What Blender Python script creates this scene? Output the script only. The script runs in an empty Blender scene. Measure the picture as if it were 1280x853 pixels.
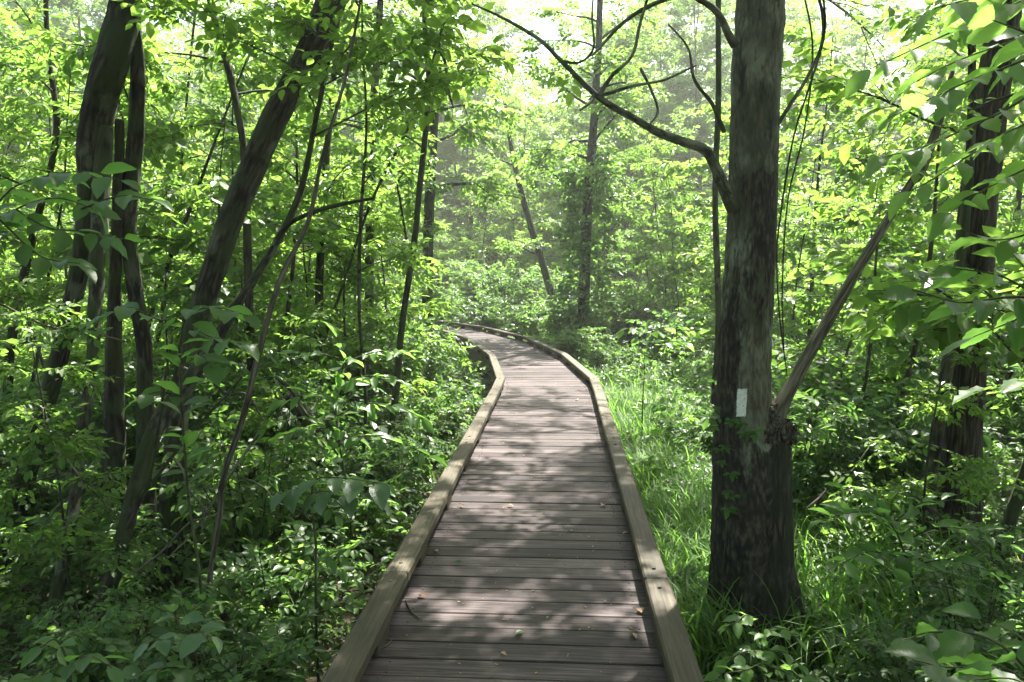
import bpy, math, random
import numpy as np
from mathutils import Vector
from mathutils.bvhtree import BVHTree

SC = bpy.context.scene
COL = SC.collection
RNG = np.random.default_rng(11)
PI = math.pi

# ------------------------------------------------------------------ camera
EYE = np.array([0.0, 0.0, 2.1])
PITCH = math.radians(5.2)
FPX = 1000.0
cam_d = bpy.data.cameras.new('camera')
cam = bpy.data.objects.new('camera', cam_d)
COL.objects.link(cam)
cam.location = EYE
cam.rotation_euler = (PI / 2 - PITCH, 0, 0)
cam_d.sensor_width = 36.0
cam_d.lens = 36.0 * FPX / 1280.0
cam_d.clip_start = 0.05
cam_d.clip_end = 600
SC.camera = cam
FW = np.array([0, math.cos(PITCH), -math.sin(PITCH)])
UP = np.array([0, math.sin(PITCH), math.cos(PITCH)])


def ray(px, py):
    return FW + np.array([1.0, 0, 0]) * (px - 640) / FPX + UP * (426.5 - py) / FPX


def at(px, py, y):
    """point seen at photo pixel px,py that stands at distance y"""
    r = ray(px, py)
    return EYE + r * (y / r[1])


def atz(px, py, z):
    r = ray(px, py)
    return EYE + r * ((z - EYE[2]) / r[2])


# ------------------------------------------------------------------ meshes
class MB:
    """collects quads (and their point attributes) into one mesh"""

    def __init__(self):
        self.v, self.f, self.m, self.t, self.c, self.s = [], [], [], [], [], []
        self.n = 0

    def add(self, V, F, mat=0, tint=0.5, co=None, smooth=True):
        V = np.asarray(V, float).reshape(-1, 3)
        F = np.asarray(F, np.int64).reshape(-1, 4)
        self.v.append(V)
        self.f.append(F + self.n)
        self.m.append(np.full(len(F), mat, np.int32))
        self.s.append(np.full(len(F), smooth, bool))
        t = np.asarray(tint, float)
        self.t.append(np.full(len(V), float(t)) if t.ndim == 0 else t.reshape(-1))
        self.c.append(V.copy() if co is None else np.asarray(co, float).reshape(-1, 3))
        self.n += len(V)
        return self

    def mesh(self, name, mats):
        V = np.concatenate(self.v)
        F = np.concatenate(self.f)
        me = bpy.data.meshes.new(name)
        me.vertices.add(len(V))
        me.vertices.foreach_set('co', V.astype(np.float32).ravel())
        me.loops.add(F.size)
        me.polygons.add(len(F))
        me.loops.foreach_set('vertex_index', F.astype(np.int32).ravel())
        me.polygons.foreach_set('loop_start', np.arange(0, F.size, 4, dtype=np.int32))
        for m in mats:
            me.materials.append(m)
        me.polygons.foreach_set('material_index', np.concatenate(self.m))
        me.polygons.foreach_set('use_smooth', np.concatenate(self.s))
        a = me.attributes.new('tint', 'FLOAT', 'POINT')
        a.data.foreach_set('value', np.concatenate(self.t).astype(np.float32))
        b = me.attributes.new('grain', 'FLOAT_VECTOR', 'POINT')
        b.data.foreach_set('vector', np.concatenate(self.c).astype(np.float32).ravel())
        me.update(calc_edges=True)
        return me

    def build(self, name, mats, parent=None, loc=None):
        mats = mats if isinstance(mats, (list, tuple)) else [mats]
        if loc is not None:
            loc = np.asarray(loc, float)
            self.v = [v - loc for v in self.v]
        return link(name, self.mesh(name, mats), parent, loc)


def link(name, data, parent=None, loc=None):
    o = bpy.data.objects.new(name, data)
    COL.objects.link(o)
    if parent is not None:
        o.parent = parent
    if loc is not None and parent is None:
        o.location = loc
    return o


def tag(o, label, cat, group=None, kind=None):
    if label:
        o['label'] = label
    if cat:
        o['category'] = cat
    if group:
        o['group'] = group
    if kind:
        o['kind'] = kind
    return o


def thing(name, label, cat, loc=(0, 0, 0), group=None):
    o = link(name, None, None, loc)
    o.empty_display_size = 0.1
    return tag(o, label, cat, group)


def norm(a):
    a = np.asarray(a, float)
    return a / (np.linalg.norm(a, axis=-1, keepdims=True) + 1e-9)


def smooth_path(P, n):
    """Catmull-Rom through rows of P (any number of columns) -> n rows"""
    P = np.asarray(P, float)
    if len(P) == 2:
        u = np.linspace(0, 1, n)[:, None]
        return P[0] * (1 - u) + P[1] * u
    Q = np.vstack([2 * P[0] - P[1], P, 2 * P[-1] - P[-2]])
    u = np.linspace(0, len(P) - 1 - 1e-6, n)
    i = u.astype(int)
    f = (u - i)[:, None]
    p0, p1, p2, p3 = Q[i], Q[i + 1], Q[i + 2], Q[i + 3]
    return 0.5 * (2 * p1 + (p2 - p0) * f + (2 * p0 - 5 * p1 + 4 * p2 - p3) * f ** 2 + (3 * p1 - p0 - 3 * p2 + p3) * f ** 3)


def tube(mb, P, R, seg=10, mat=0, lump=0.0, rng=RNG, n=None, tint=0.5, flare=0.0, cap=True, rough=0.0):
    """a round limb through P with radii R; lump: uneven girth"""
    P = np.asarray(P, float)
    R = np.asarray(R, float)
    D = np.column_stack([P, R])
    if n is None:
        n = len(P)
    if n != len(P) or len(P) > 2:
        D = smooth_path(D, n)
    P, R = D[:, :3], np.maximum(D[:, 3], 0.0008)
    T = norm(np.gradient(P, axis=0))
    ref = np.array([0.0, 1, 0]) if abs(T[0][2]) > 0.5 else np.array([0.0, 0, 1])
    N = np.zeros_like(P)
    a = norm(np.cross(np.cross(T[0], ref), T[0]))
    for i in range(n):
        a = norm(a - T[i] * np.dot(a, T[i]))
        N[i] = a
    B = np.cross(T, N)
    s = np.concatenate([[0], np.cumsum(np.linalg.norm(np.diff(P, axis=0), axis=1))])
    th = np.linspace(0, 2 * PI, seg, endpoint=False)
    S, TH = np.meshgrid(s, th, indexing='ij')
    k = np.ones_like(S)
    if lump > 0:
        rm = R.mean()
        for j in range(7):
            q = rng.integers(1, 5)
            k += lump * rng.uniform(.3, 1) * np.sin(q * TH + rng.uniform(0, 6.28) + S / rm * rng.uniform(-.35, .35)) / (q ** .6) * .5
        for j in range(4):
            k += lump * .4 * np.sin(S / rm * rng.uniform(.3, .9) + rng.uniform(0, 6.28)) * np.sin(TH + rng.uniform(0, 6.28))
    if flare > 0:
        f = np.exp(-S / (R[0] * 2.2))
        k += flare * f * (1 + .55 * np.sin(4 * TH + rng.uniform(0, 6)) + .3 * np.sin(7 * TH + rng.uniform(0, 6)))
    if rough > 0:
        g_ = rng.normal(0, 1, (n, seg))
        for _ in range(3):
            g_ = .5 * g_ + .25 * np.roll(g_, 1, 0) + .25 * np.roll(g_, -1, 0)
        g2 = rng.normal(0, 1, (n, seg))
        for _ in range(14):
            g2 = .5 * g2 + .25 * np.roll(g2, 1, 0) + .25 * np.roll(g2, -1, 0)
        k += rough * (g_ * 1.0 + g2 * 2.0)
    RR = R[:, None] * k
    V = P[:, None, :] + RR[..., None] * (np.cos(TH)[..., None] * N[:, None, :] + np.sin(TH)[..., None] * B[:, None, :])
    off = rng.uniform(-20, 20, 2)
    rb = np.maximum(R.mean(), .01)
    co = np.stack([np.cos(TH) * rb + off[0], np.sin(TH) * rb + off[1], S + off[0]], -1)
    i = np.arange(n - 1)[:, None]
    j = np.arange(seg)[None, :]
    j2 = (j + 1) % seg
    F = np.stack([i * seg + j, i * seg + j2, (i + 1) * seg + j2, (i + 1) * seg + j], -1).reshape(-1, 4)
    V = V.reshape(-1, 3)
    co = co.reshape(-1, 3)
    if cap:
        # the end closes to a low dome
        c = P[-1] + T[-1] * R[-1] * .5
        V = np.vstack([V, c])
        co = np.vstack([co, [off[0], off[1], s[-1] + off[0]]])
        b0 = (n - 1) * seg
        FF = [[b0 + q, b0 + (q + 1) % seg, b0 + (q + 2) % seg, len(V) - 1] for q in range(0, seg - seg % 2, 2)]
        F = np.vstack([F, FF])
    mb.add(V, F, mat, tint, co)
    return P, R


def box(mb, c, ax, ay, az, size, ch=0.006, mat=0, tint=.5, co_off=(0, 0, 0)):
    """a chamfered beam: centre c, axes ax (length) ay az, size lengths"""
    c, ax, ay, az = [np.asarray(q, float) for q in (c, ax, ay, az)]
    L, W, H = [q / 2 for q in size]
    prof = [(-W + ch, -H), (W - ch, -H), (W, -H + ch), (W, H - ch), (W - ch, H), (-W + ch, H), (-W, H - ch), (-W, -H + ch)]
    V, CO = [], []
    for x, sc in ((-L, 1 - ch / W), (-L + ch, 1), (L - ch, 1), (L, 1 - ch / W)):
        for (p, q) in prof:
            V.append(c + ax * x + ay * p * sc + az * q * sc)
            CO.append((x + co_off[0], p + co_off[1], q + co_off[2]))
    F = []
    for r in range(3):
        for k in range(8):
            F.append((r * 8 + k, r * 8 + (k + 1) % 8, r * 8 + 8 + (k + 1) % 8, r * 8 + 8 + k))
    F += [(7, 2, 1, 0), (6, 3, 2, 7), (5, 4, 3, 6), (24, 25, 26, 31), (31, 26, 27, 30), (30, 27, 28, 29)]
    mb.add(V, F, mat, tint, CO, smooth=False)


# ------------------------------------------------------------------ leaves
def leaf_hex(w=.27, fold=.10, curl=.10):
    V = np.array([[0, 0, 0], [.22, w * .8, fold * .8], [.62, w * .86, fold * .7 - curl * .4], [1, 0, -curl],
                  [.62, -w * .86, fold * .7 - curl * .4], [.22, -w * .8, fold * .8]], float)
    F = np.array([[0, 3, 2, 1], [0, 5, 4, 3]])
    C = np.array([[0, 0, 0], [.22, .8, 0], [.62, .86, 0], [1, 0, 0], [.62, -.86, 0], [.22, -.8, 0]], float)
    return V, F, C


def leaf_fine(w=.27, fold=.12, curl=.16, rows=9, wav=.012, serr=0.0):
    t = np.linspace(0, 1, rows)
    prof = np.sin(PI * t ** .82) ** .85
    prof = prof * (1 - .18 * t)
    prof[0], prof[-1] = .03, .012
    V, C = [], []
    for k in range(rows):
        z0 = -curl * t[k] ** 2 + curl * .25 * t[k]
        wv = wav * math.sin(k * 2.3)
        sx = serr * (1 if k % 2 else -1) if 0 < k < rows - 1 else 0
        ww = w * prof[k] * (1 + sx * 1.5)
        for s in (-1, -.52, 0, .52, 1):
            V.append((t[k] + abs(s) * .05 * prof[k] + .03 * (abs(s) == 1) * serr * 10 * (k % 2), s * ww,
                      z0 + fold * abs(s) * prof[k] * .8 + wv * s * s * (1 if s > 0 else -1)))
            C.append((t[k], s * prof[k], 0))
    F = []
    for k in range(rows - 1):
        for j in range(4):
            F.append((k * 5 + j, (k + 1) * 5 + j, (k + 1) * 5 + j + 1, k * 5 + j + 1))
    return np.array(V), np.array(F), np.array(C)


def rotm(d, up=(0, 0, 1), roll=0.0):
    """frame(s) with x along d, z near up; d: (M,3)"""
    d = norm(np.atleast_2d(d))
    up = np.broadcast_to(np.asarray(up, float), d.shape)
    y = np.cross(up, d)
    bad = np.linalg.norm(y, axis=1) < 1e-3
    if bad.any():
        y[bad] = np.cross(np.array([1.0, 0.2, 0]), d[bad])
    y = norm(y)
    z = np.cross(d, y)
    roll = np.broadcast_to(np.asarray(roll, float), (len(d),))[:, None]
    y2 = y * np.cos(roll) + z * np.sin(roll)
    z2 = -y * np.sin(roll) + z * np.cos(roll)
    return np.stack([d, y2, z2], -1)  # columns


def stamp(T, pos, R, sc, tint):
    """T: template (V,F,C,t,mat) stamped M times"""
    V, F, C, tt, mm = T
    M = len(pos)
    W = np.einsum('mij,vj->mvi', R, V) * np.asarray(sc)[:, None, None] + pos[:, None, :]
    FF = (F[None] + (np.arange(M) * len(V))[:, None, None]).reshape(-1, 4)
    t = (np.asarray(tint)[:, None] + tt[None]).ravel()
    return W.reshape(-1, 3), FF, np.tile(C, (M, 1)), t, np.tile(mm, M)


def sprig(rng, n=7, leaf=.34, w=.27, fine=False, twig=True, spread=62, droop=.25, serr=0.0, opp=False, var=.12):
    """a leafy twig of length 1 along x: returns template with unit length"""
    Vs, Fs, Cs, ts, ms = [], [], [], [], []
    nv = 0
    ln = leaf_fine(w, serr=serr, rows=11 if serr else 8) if fine else leaf_hex(w)
    bend = rng.uniform(-.18, .18)
    sag = rng.uniform(.05, .25)

    def stem(x):
        return np.array([x, bend * x * x, -sag * x * x])
    k = 0
    items = []
    for i in range(n):
        x = .18 + .8 * (i / max(1, n - 1))
        if i == n - 1:
            items.append((x, rng.normal(0, 10)))
        elif opp:
            items += [(x, spread), (x, -spread)]
        else:
            items.append((x, spread * (1 if i % 2 else -1)))
    for x, a in items:
        a = math.radians(a + rng.normal(0, 11))
        p = math.radians(-18 * droop * 4 + rng.normal(0, 16))
        d = np.array([math.cos(a) * math.cos(p), math.sin(a) * math.cos(p), math.sin(p)])
        R = rotm(d, roll=rng.normal(0, .38))[0]
        s = leaf * rng.uniform(.72, 1.18) * (1.0 - .35 * abs(x - .6))
        pet = stem(x) + d * leaf * .1
        Vs.append(ln[0] @ R.T * s + pet)
        Fs.append(ln[1] + nv)
        Cs.append(ln[2])
        ts.append(np.full(len(ln[0]), rng.normal(0, var)))
        ms.append(np.zeros(len(ln[1]), int))
        nv += len(ln[0])
    if twig:
        r = .012
        xs = [0, .4, .75, 1]
        ring = []
        for x in xs:
            c = stem(x)
            for q in range(3):
                ring.append(c + np.array([0, math.cos(q * 2.09) * r, math.sin(q * 2.09) * r]) * (1.05 - .8 * x))
        F = [[i * 3 + q, i * 3 + (q + 1) % 3, i * 3 + 3 + (q + 1) % 3, i * 3 + 3 + q] for i in range(3) for q in range(3)]
        Vs.append(np.array(ring))
        Fs.append(np.array(F) + nv)
        Cs.append(np.zeros((len(ring), 3)))
        ts.append(np.zeros(len(ring)))
        ms.append(np.ones(len(F), int))
    return np.concatenate(Vs), np.concatenate(Fs), np.concatenate(Cs), np.concatenate(ts), np.concatenate(ms)


def add_sprigs(mb, T, pos, d, sc, tint, rng, roll=.35, smooth=False):
    """T: list of templates"""
    pos, d, sc, tint = [np.asarray(q, float) for q in (pos, d, sc, tint)]
    w = rng.integers(0, len(T), len(pos))
    for k in range(len(T)):
        q = w == k
        if not q.any():
            continue
        R = rotm(d[q], roll=rng.normal(0, roll, q.sum()))
        V, F, C, t, m = stamp(T[k], pos[q], R, sc[q], tint[q])
        mb.v.append(V)
        mb.f.append(F + mb.n)
        mb.m.append(m.astype(np.int32))
        mb.s.append(np.full(len(F), smooth))
        mb.t.append(t)
        mb.c.append(C)
        mb.n += len(V)


# ------------------------------------------------------------------ materials
def mat(name):
    m = bpy.data.materials.new(name)
    m.use_nodes = True
    nt = m.node_tree
    nt.nodes.clear()
    out = nt.nodes.new('ShaderNodeOutputMaterial')
    return m, nt, out


def nd(nt, t, **kw):
    n = nt.nodes.new(t)
    for k, v in kw.items():
        if k.startswith('_'):
            setattr(n, k[1:], v)
        else:
            n.inputs[k.replace('__', ' ')].default_value = v
    return n


def ramp(nt, fac, stops):
    r = nt.nodes.new('ShaderNodeValToRGB')
    el = r.color_ramp.elements
    while len(el) < len(stops):
        el.new(.5)
    for e, (p, c) in zip(el, stops):
        e.position = p
        e.color = (*c, 1) if len(c) == 3 else c
    nt.links.new(fac, r.inputs[0])
    return r.outputs[0]


def leaf_mat(name, dark, mid, light, trans=.5, tgain=1.5, rough=.42, spec=.45, veins=False):
    m, nt, out = mat(name)
    L = nt.links.new
    at_ = nd(nt, 'ShaderNodeAttribute', _attribute_name='tint')
    oi = nd(nt, 'ShaderNodeObjectInfo')
    ma = nd(nt, 'ShaderNodeMath', _operation='MULTIPLY_ADD')
    L(oi.outputs['Random'], ma.inputs[0])
    ma.inputs[1].default_value = .3
    ma.inputs[2].default_value = -.15
    ad = nd(nt, 'ShaderNodeMath', _operation='ADD')
    L(at_.outputs['Fac'], ad.inputs[0])
    L(ma.outputs[0], ad.inputs[1])
    c = ramp(nt, ad.outputs[0], [(.1, dark), (.5, mid), (.9, light)])
    p = nd(nt, 'ShaderNodeBsdfPrincipled', Roughness=rough)
    p.inputs['Specular IOR Level'].default_value = spec
    L(c, p.inputs['Base Color'])
    tr = nd(nt, 'ShaderNodeBsdfTranslucent')
    mul = nd(nt, 'ShaderNodeMix', _data_type='RGBA', _blend_type='MULTIPLY')
    mul.inputs[0].default_value = 1
    L(c, mul.inputs[6])
    mul.inputs[7].default_value = (tgain * 1.06, tgain * 1.05, tgain * .68, 1)
    L(mul.outputs[2], tr.inputs['Color'])
    if veins:
        g = nd(nt, 'ShaderNodeAttribute', _attribute_name='grain')
        sp = nd(nt, 'ShaderNodeSeparateXYZ')
        L(g.outputs['Vector'], sp.inputs[0])
        ab = nd(nt, 'ShaderNodeMath', _operation='ABSOLUTE')
        L(sp.outputs['Y'], ab.inputs[0])
        k = nd(nt, 'ShaderNodeMath', _operation='MULTIPLY_ADD')
        L(ab.outputs[0], k.inputs[0])
        k.inputs[1].default_value = -.28
        L(sp.outputs['X'], k.inputs[2])
        k2 = nd(nt, 'ShaderNodeMath', _operation='MULTIPLY')
        L(k.outputs[0], k2.inputs[0])
        k2.inputs[1].default_value = 13 * 6.283
        sn = nd(nt, 'ShaderNodeMath', _operation='SINE')
        L(k2.outputs[0], sn.inputs[0])
        md = nd(nt, 'ShaderNodeMath', _operation='SMOOTH_MIN')
        L(ab.outputs[0], md.inputs[0])
        md.inputs[1].default_value = .12
        md.inputs[2].default_value = .05
        md2 = nd(nt, 'ShaderNodeMath', _operation='MULTIPLY_ADD')
        L(md.outputs[0], md2.inputs[0])
        md2.inputs[1].default_value = 8
        L(sn.outputs[0], md2.inputs[2])
        bp = nd(nt, 'ShaderNodeBump', Strength=.05, Distance=.003)
        L(md2.outputs[0], bp.inputs['Height'])
        L(bp.outputs[0], p.inputs['Normal'])
        L(bp.outputs[0], tr.inputs['Normal'])
    mx = nd(nt, 'ShaderNodeMixShader', Fac=trans)
    L(p.outputs[0], mx.inputs[1])
    L(tr.outputs[0], mx.inputs[2])
    L(mx.outputs[0], out.inputs[0])
    return m


def bark_mat(name, c0, c1, c2, lichen=(.2, .22, .17), lich_amt=.5, stretch=.18, scale=60, bump=.6, moss=None, moss_amt=0.0, dist=.012):
    m, nt, out = mat(name)
    L = nt.links.new
    g = nd(nt, 'ShaderNodeAttribute', _attribute_name='grain')
    mp = nd(nt, 'ShaderNodeMapping')
    mp.inputs['Scale'].default_value = (1, 1, stretch)
    L(g.outputs['Vector'], mp.inputs[0])
    n1 = nd(nt, 'ShaderNodeTexNoise', Scale=scale, Detail=6, Roughness=.65)
    L(mp.outputs[0], n1.inputs['Vector'])
    vo = nd(nt, 'ShaderNodeTexVoronoi', _feature='DISTANCE_TO_EDGE', Scale=scale * .9)
    wr = nd(nt, 'ShaderNodeMix', _data_type='VECTOR')
    wr.inputs[0].default_value = .03
    L(mp.outputs[0], wr.inputs[4])
    L(n1.outputs['Color'], wr.inputs[5])
    L(wr.outputs[1], vo.inputs['Vector'])
    mixh = nd(nt, 'ShaderNodeMath', _operation='MULTIPLY_ADD')
    L(vo.outputs['Distance'], mixh.inputs[0])
    mixh.inputs[1].default_value = 1.1
    L(n1.outputs['Fac'], mixh.inputs[2])
    col = ramp(nt, mixh.outputs[0], [(.42, tuple(q * .45 for q in c0)), (.52, c0), (.66, c1), (.86, c2)])
    n2 = nd(nt, 'ShaderNodeTexNoise', Scale=9, Detail=5, Roughness=.6)
    mp2 = nd(nt, 'ShaderNodeMapping')
    mp2.inputs['Scale'].default_value = (1, 1, .5)
    L(g.outputs['Vector'], mp2.inputs[0])
    L(mp2.outputs[0], n2.inputs['Vector'])
    lf = ramp(nt, n2.outputs['Fac'], [(.60 - .12 * lich_amt, (0, 0, 0)), (.66 - .06 * lich_amt, (lich_amt,) * 3)])
    mx = nd(nt, 'ShaderNodeMix', _data_type='RGBA')
    L(lf, mx.inputs[0])
    L(col, mx.inputs[6])
    mx.inputs[7].default_value = (*lichen, 1)
    res = mx.outputs[2]
    if moss:
        n3 = nd(nt, 'ShaderNodeTexNoise', Scale=3.2, Detail=4)
        mpm = nd(nt, 'ShaderNodeMapping')
        mpm.inputs['Location'].default_value = (5, 3, 8)
        L(g.outputs['Vector'], mpm.inputs[0])
        L(mpm.outputs[0], n3.inputs['Vector'])
        mf = ramp(nt, n3.outputs['Fac'], [(.52 - .15 * moss_amt, (0, 0, 0)), (.6 - .1 * moss_amt, (.85,) * 3)])
        mm = nd(nt, 'ShaderNodeMix', _data_type='RGBA')
        L(mf, mm.inputs[0])
        L(res, mm.inputs[6])
        mm.inputs[7].default_value = (*moss, 1)
        res = mm.outputs[2]
    p = nd(nt, 'ShaderNodeBsdfPrincipled', Roughness=.85)
    p.inputs['Specular IOR Level'].default_value = .25
    L(res, p.inputs['Base Color'])
    bp = nd(nt, 'ShaderNodeBump', Strength=bump, Distance=dist)
    L(mixh.outputs[0], bp.inputs['Height'])
    L(bp.outputs[0], p.inputs['Normal'])
    L(p.outputs[0], out.inputs[0])
    return m


def blazed_bark(name):
    m = M['bark_grey'].copy()
    m.name = name
    nt = m.node_tree
    L = nt.links.new
    p = next(n for n in nt.nodes if n.type == 'BSDF_PRINCIPLED')
    src = p.inputs['Base Color'].links[0].from_socket
    g = nd(nt, 'ShaderNodeAttribute', _attribute_name='grain')
    ti = nd(nt, 'ShaderNodeAttribute', _attribute_name='tint')
    mp = nd(nt, 'ShaderNodeMapping')
    mp.inputs['Scale'].default_value = (1, 1, .3)
    L(g.outputs['Vector'], mp.inputs[0])
    n = nd(nt, 'ShaderNodeTexNoise', Scale=16, Detail=6, Roughness=.65)
    L(mp.outputs[0], n.inputs['Vector'])
    a = nd(nt, 'ShaderNodeMath', _operation='MULTIPLY_ADD')
    L(n.outputs['Fac'], a.inputs[0])
    a.inputs[1].default_value = 2.0
    L(ti.outputs['Fac'], a.inputs[2])
    f = ramp(nt, a.outputs[0], [(.60, (.0, 0, 0)), (.78, (.93,) * 3)])
    f2 = ramp(nt, a.outputs[0], [(.30, (.6,) * 3), (.55, (0, 0, 0))])
    n2 = nd(nt, 'ShaderNodeTexNoise', Scale=60, Detail=5)
    L(mp.outputs[0], n2.inputs['Vector'])
    dk = ramp(nt, n2.outputs['Fac'], [(.40, (.006, .005, .004)), (.52, (.022, .019, .014)), (.66, (.07, .062, .045))])
    bare = ramp(nt, n2.outputs['Fac'], [(.38, (.05, .042, .030)), (.62, (.17, .15, .112))])
    m1 = nd(nt, 'ShaderNodeMix', _data_type='RGBA')
    L(f2, m1.inputs[0])
    L(src, m1.inputs[6])
    L(bare, m1.inputs[7])
    m2 = nd(nt, 'ShaderNodeMix', _data_type='RGBA')
    L(f, m2.inputs[0])
    L(m1.outputs[2], m2.inputs[6])
    L(dk, m2.inputs[7])
    L(m2.outputs[2], p.inputs['Base Color'])
    return m


def wood_mat(name, c0, c1, c2, stain, grain_scale=(1.2, 26, 26), rough=(.5, .8), stain_amt=.5, spec=.3):
    m, nt, out = mat(name)
    L = nt.links.new
    g = nd(nt, 'ShaderNodeAttribute', _attribute_name='grain')
    ti = nd(nt, 'ShaderNodeAttribute', _attribute_name='tint')
    mp = nd(nt, 'ShaderNodeMapping')
    mp.inputs['Scale'].default_value = grain_scale
    L(g.outputs['Vector'], mp.inputs[0])
    n1 = nd(nt, 'ShaderNodeTexNoise', Scale=2.6, Detail=7, Roughness=.66, Distortion=.35)
    L(mp.outputs[0], n1.inputs['Vector'])
    ad = nd(nt, 'ShaderNodeMath', _operation='MULTIPLY_ADD')
    L(ti.outputs['Fac'], ad.inputs[0])
    ad.inputs[1].default_value = .5
    L(n1.outputs['Fac'], ad.inputs[2])
    sb = nd(nt, 'ShaderNodeMath', _operation='SUBTRACT')
    L(ad.outputs[0], sb.inputs[0])
    sb.inputs[1].default_value = .25
    c = ramp(nt, sb.outputs[0], [(.30, c0), (.49, c1), (.70, c2)])
    n2 = nd(nt, 'ShaderNodeTexNoise', Scale=2.1, Detail=6, Roughness=.62)
    L(g.outputs['Vector'], n2.inputs['Vector'])
    sf = ramp(nt, n2.outputs['Fac'], [(.44, (0, 0, 0)), (.68, (stain_amt,) * 3)])
    mx = nd(nt, 'ShaderNodeMix', _data_type='RGBA')
    L(sf, mx.inputs[0])
    L(c, mx.inputs[6])
    mx.inputs[7].default_value = (*stain, 1)
    p = nd(nt, 'ShaderNodeBsdfPrincipled')
    p.inputs['Specular IOR Level'].default_value = spec
    L(mx.outputs[2], p.inputs['Base Color'])
    rr = nd(nt, 'ShaderNodeMapRange')
    L(n2.outputs['Fac'], rr.inputs[0])
    rr.inputs[3].default_value = rough[0]
    rr.inputs[4].default_value = rough[1]
    L(rr.outputs[0], p.inputs['Roughness'])
    bp = nd(nt, 'ShaderNodeBump', Strength=.45, Distance=.004)
    L(n1.outputs['Fac'], bp.inputs['Height'])
    L(bp.outputs[0], p.inputs['Normal'])
    L(p.outputs[0], out.inputs[0])
    return m


M = {}
M['leaf_canopy'] = leaf_mat('leaf_canopy', (.050, .100, .022), (.082, .150, .033), (.125, .20, .044), .57, 2.6)
M['leaf_shrub'] = leaf_mat('leaf_shrub', (.037, .085, .025), (.066, .130, .036), (.105, .18, .046), .53, 2.4)
M['leaf_broad'] = leaf_mat('leaf_broad', (.044, .10, .028), (.068, .142, .036), (.10, .19, .045), 0.56, 2.9, rough=.4, veins=True)
M['leaf_pale'] = leaf_mat('leaf_pale', (.05, .10, .045), (.08, .15, .06), (.12, .20, .075), .45, 1.8, rough=.36, veins=True)
M['grass'] = leaf_mat('grass', (.042, .10, .022), (.068, .145, .03), (.11, .195, .045), .52, 2.7, rough=.55, spec=.22)
M['ivy'] = leaf_mat('ivy', (.025, .06, .014), (.04, .085, .02), (.06, .12, .025), .35, 1.3)
M['twig'] = bark_mat('twig', (.04, .048, .02), (.068, .074, .034), (.10, .10, .05), lich_amt=.1, scale=40, bump=.2)
M['bark_dark'] = bark_mat('bark_dark', (.008, .0065, .005), (.022, .018, .013), (.075, .064, .048), (.15, .16, .12), .6, scale=34, bump=.9, moss=(.035, .05, .018), moss_amt=.5)
M['bark_grey'] = bark_mat('bark_grey', (.038, .043, .029), (.078, .086, .060), (.13, .138, .102), (.20, .22, .17), .75, scale=46, stretch=.3, bump=.45, moss=(.045, .05, .03), moss_amt=.35, dist=.006)
M['bark_blazed'] = blazed_bark('bark_blazed')
M['bark_stump'] = bark_mat('bark_stump', (.008, .007, .005), (.024, .021, .015), (.072, .062, .046), (.11, .12, .085), .4, scale=40, stretch=.14, bump=.9, moss=(.018, .022, .012), moss_amt=.3)
M['bark_wood'] = bark_mat('bark_wood', (.052, .044, .032), (.105, .09, .068), (.175, .152, .118), (.19, .185, .15), .5, scale=40, stretch=.08, bump=.5, dist=.006)
M['bark_burl'] = bark_mat('bark_burl', (.018, .015, .011), (.055, .045, .033), (.125, .102, .078), (.14, .14, .10), .4, scale=46, stretch=.8, bump=.8)
M['bark_ridged'] = bark_mat('bark_ridged', (.010, .008, .006), (.036, .028, .02), (.085, .067, .048), (.08, .08, .06), .2, scale=52, stretch=.07, bump=1.0, dist=.014)
M['bark_far'] = bark_mat('bark_far', (.018, .015, .012), (.04, .034, .026), (.075, .064, .05), (.10, .105, .08), .35, scale=26, bump=.6, moss=(.04, .055, .02), moss_amt=.4)
M['deck'] = wood_mat('deck', (.012, .0085, .0085), (.043, .0322, .0320), (.118, .092, .091), (.023, .0185, .0165), stain_amt=.55, rough=(.5, .8), spec=.16)
M['rail'] = wood_mat('rail', (.024, .0188, .0112), (.054, .043, .0262), (.102, .083, .053), (.028, .027, .016), stain_amt=.6, rough=(.6, .85))
M['dark_timber'] = wood_mat('dark_timber', (.03, .025, .018), (.055, .046, .033), (.085, .07, .05), (.03, .035, .02), rough=(.7, .9))


def simple(name, colr, rough=.8, n=0.0, sc=8, c2=None):
    m, nt, out = mat(name)
    p = nd(nt, 'ShaderNodeBsdfPrincipled', Roughness=rough)
    p.inputs['Specular IOR Level'].default_value = .3
    tc = nd(nt, 'ShaderNodeTexCoord')
    nn = nd(nt, 'ShaderNodeTexNoise', Scale=sc, Detail=8, Roughness=.7)
    nt.links.new(tc.outputs['Object'], nn.inputs['Vector'])
    c = ramp(nt, nn.outputs['Fac'], [(.35, colr), (.65, c2 or tuple(q * 1.5 for q in colr))])
    nt.links.new(c, p.inputs['Base Color'])
    if n:
        bp = nd(nt, 'ShaderNodeBump', Strength=n, Distance=.03)
        nt.links.new(nn.outputs['Fac'], bp.inputs['Height'])
        nt.links.new(bp.outputs[0], p.inputs['Normal'])
    nt.links.new(p.outputs[0], out.inputs[0])
    return m


M['soil'] = simple('soil', (.028, .022, .014), .95, .8, 7, (.065, .055, .03))
M['paint'] = simple('paint', (.60, .61, .57), .8, .4, 55, (.84, .85, .80))
M['dead_leaf'] = leaf_mat('dead_leaf', (.12, .06, .03), (.22, .12, .07), (.36, .24, .15), .2, 1.0, rough=.7)
M['scat_leaf'] = leaf_mat('scat_leaf', (.06, .045, .025), (.11, .08, .045), (.18, .14, .08), .2, 1.0, rough=.8)

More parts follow.
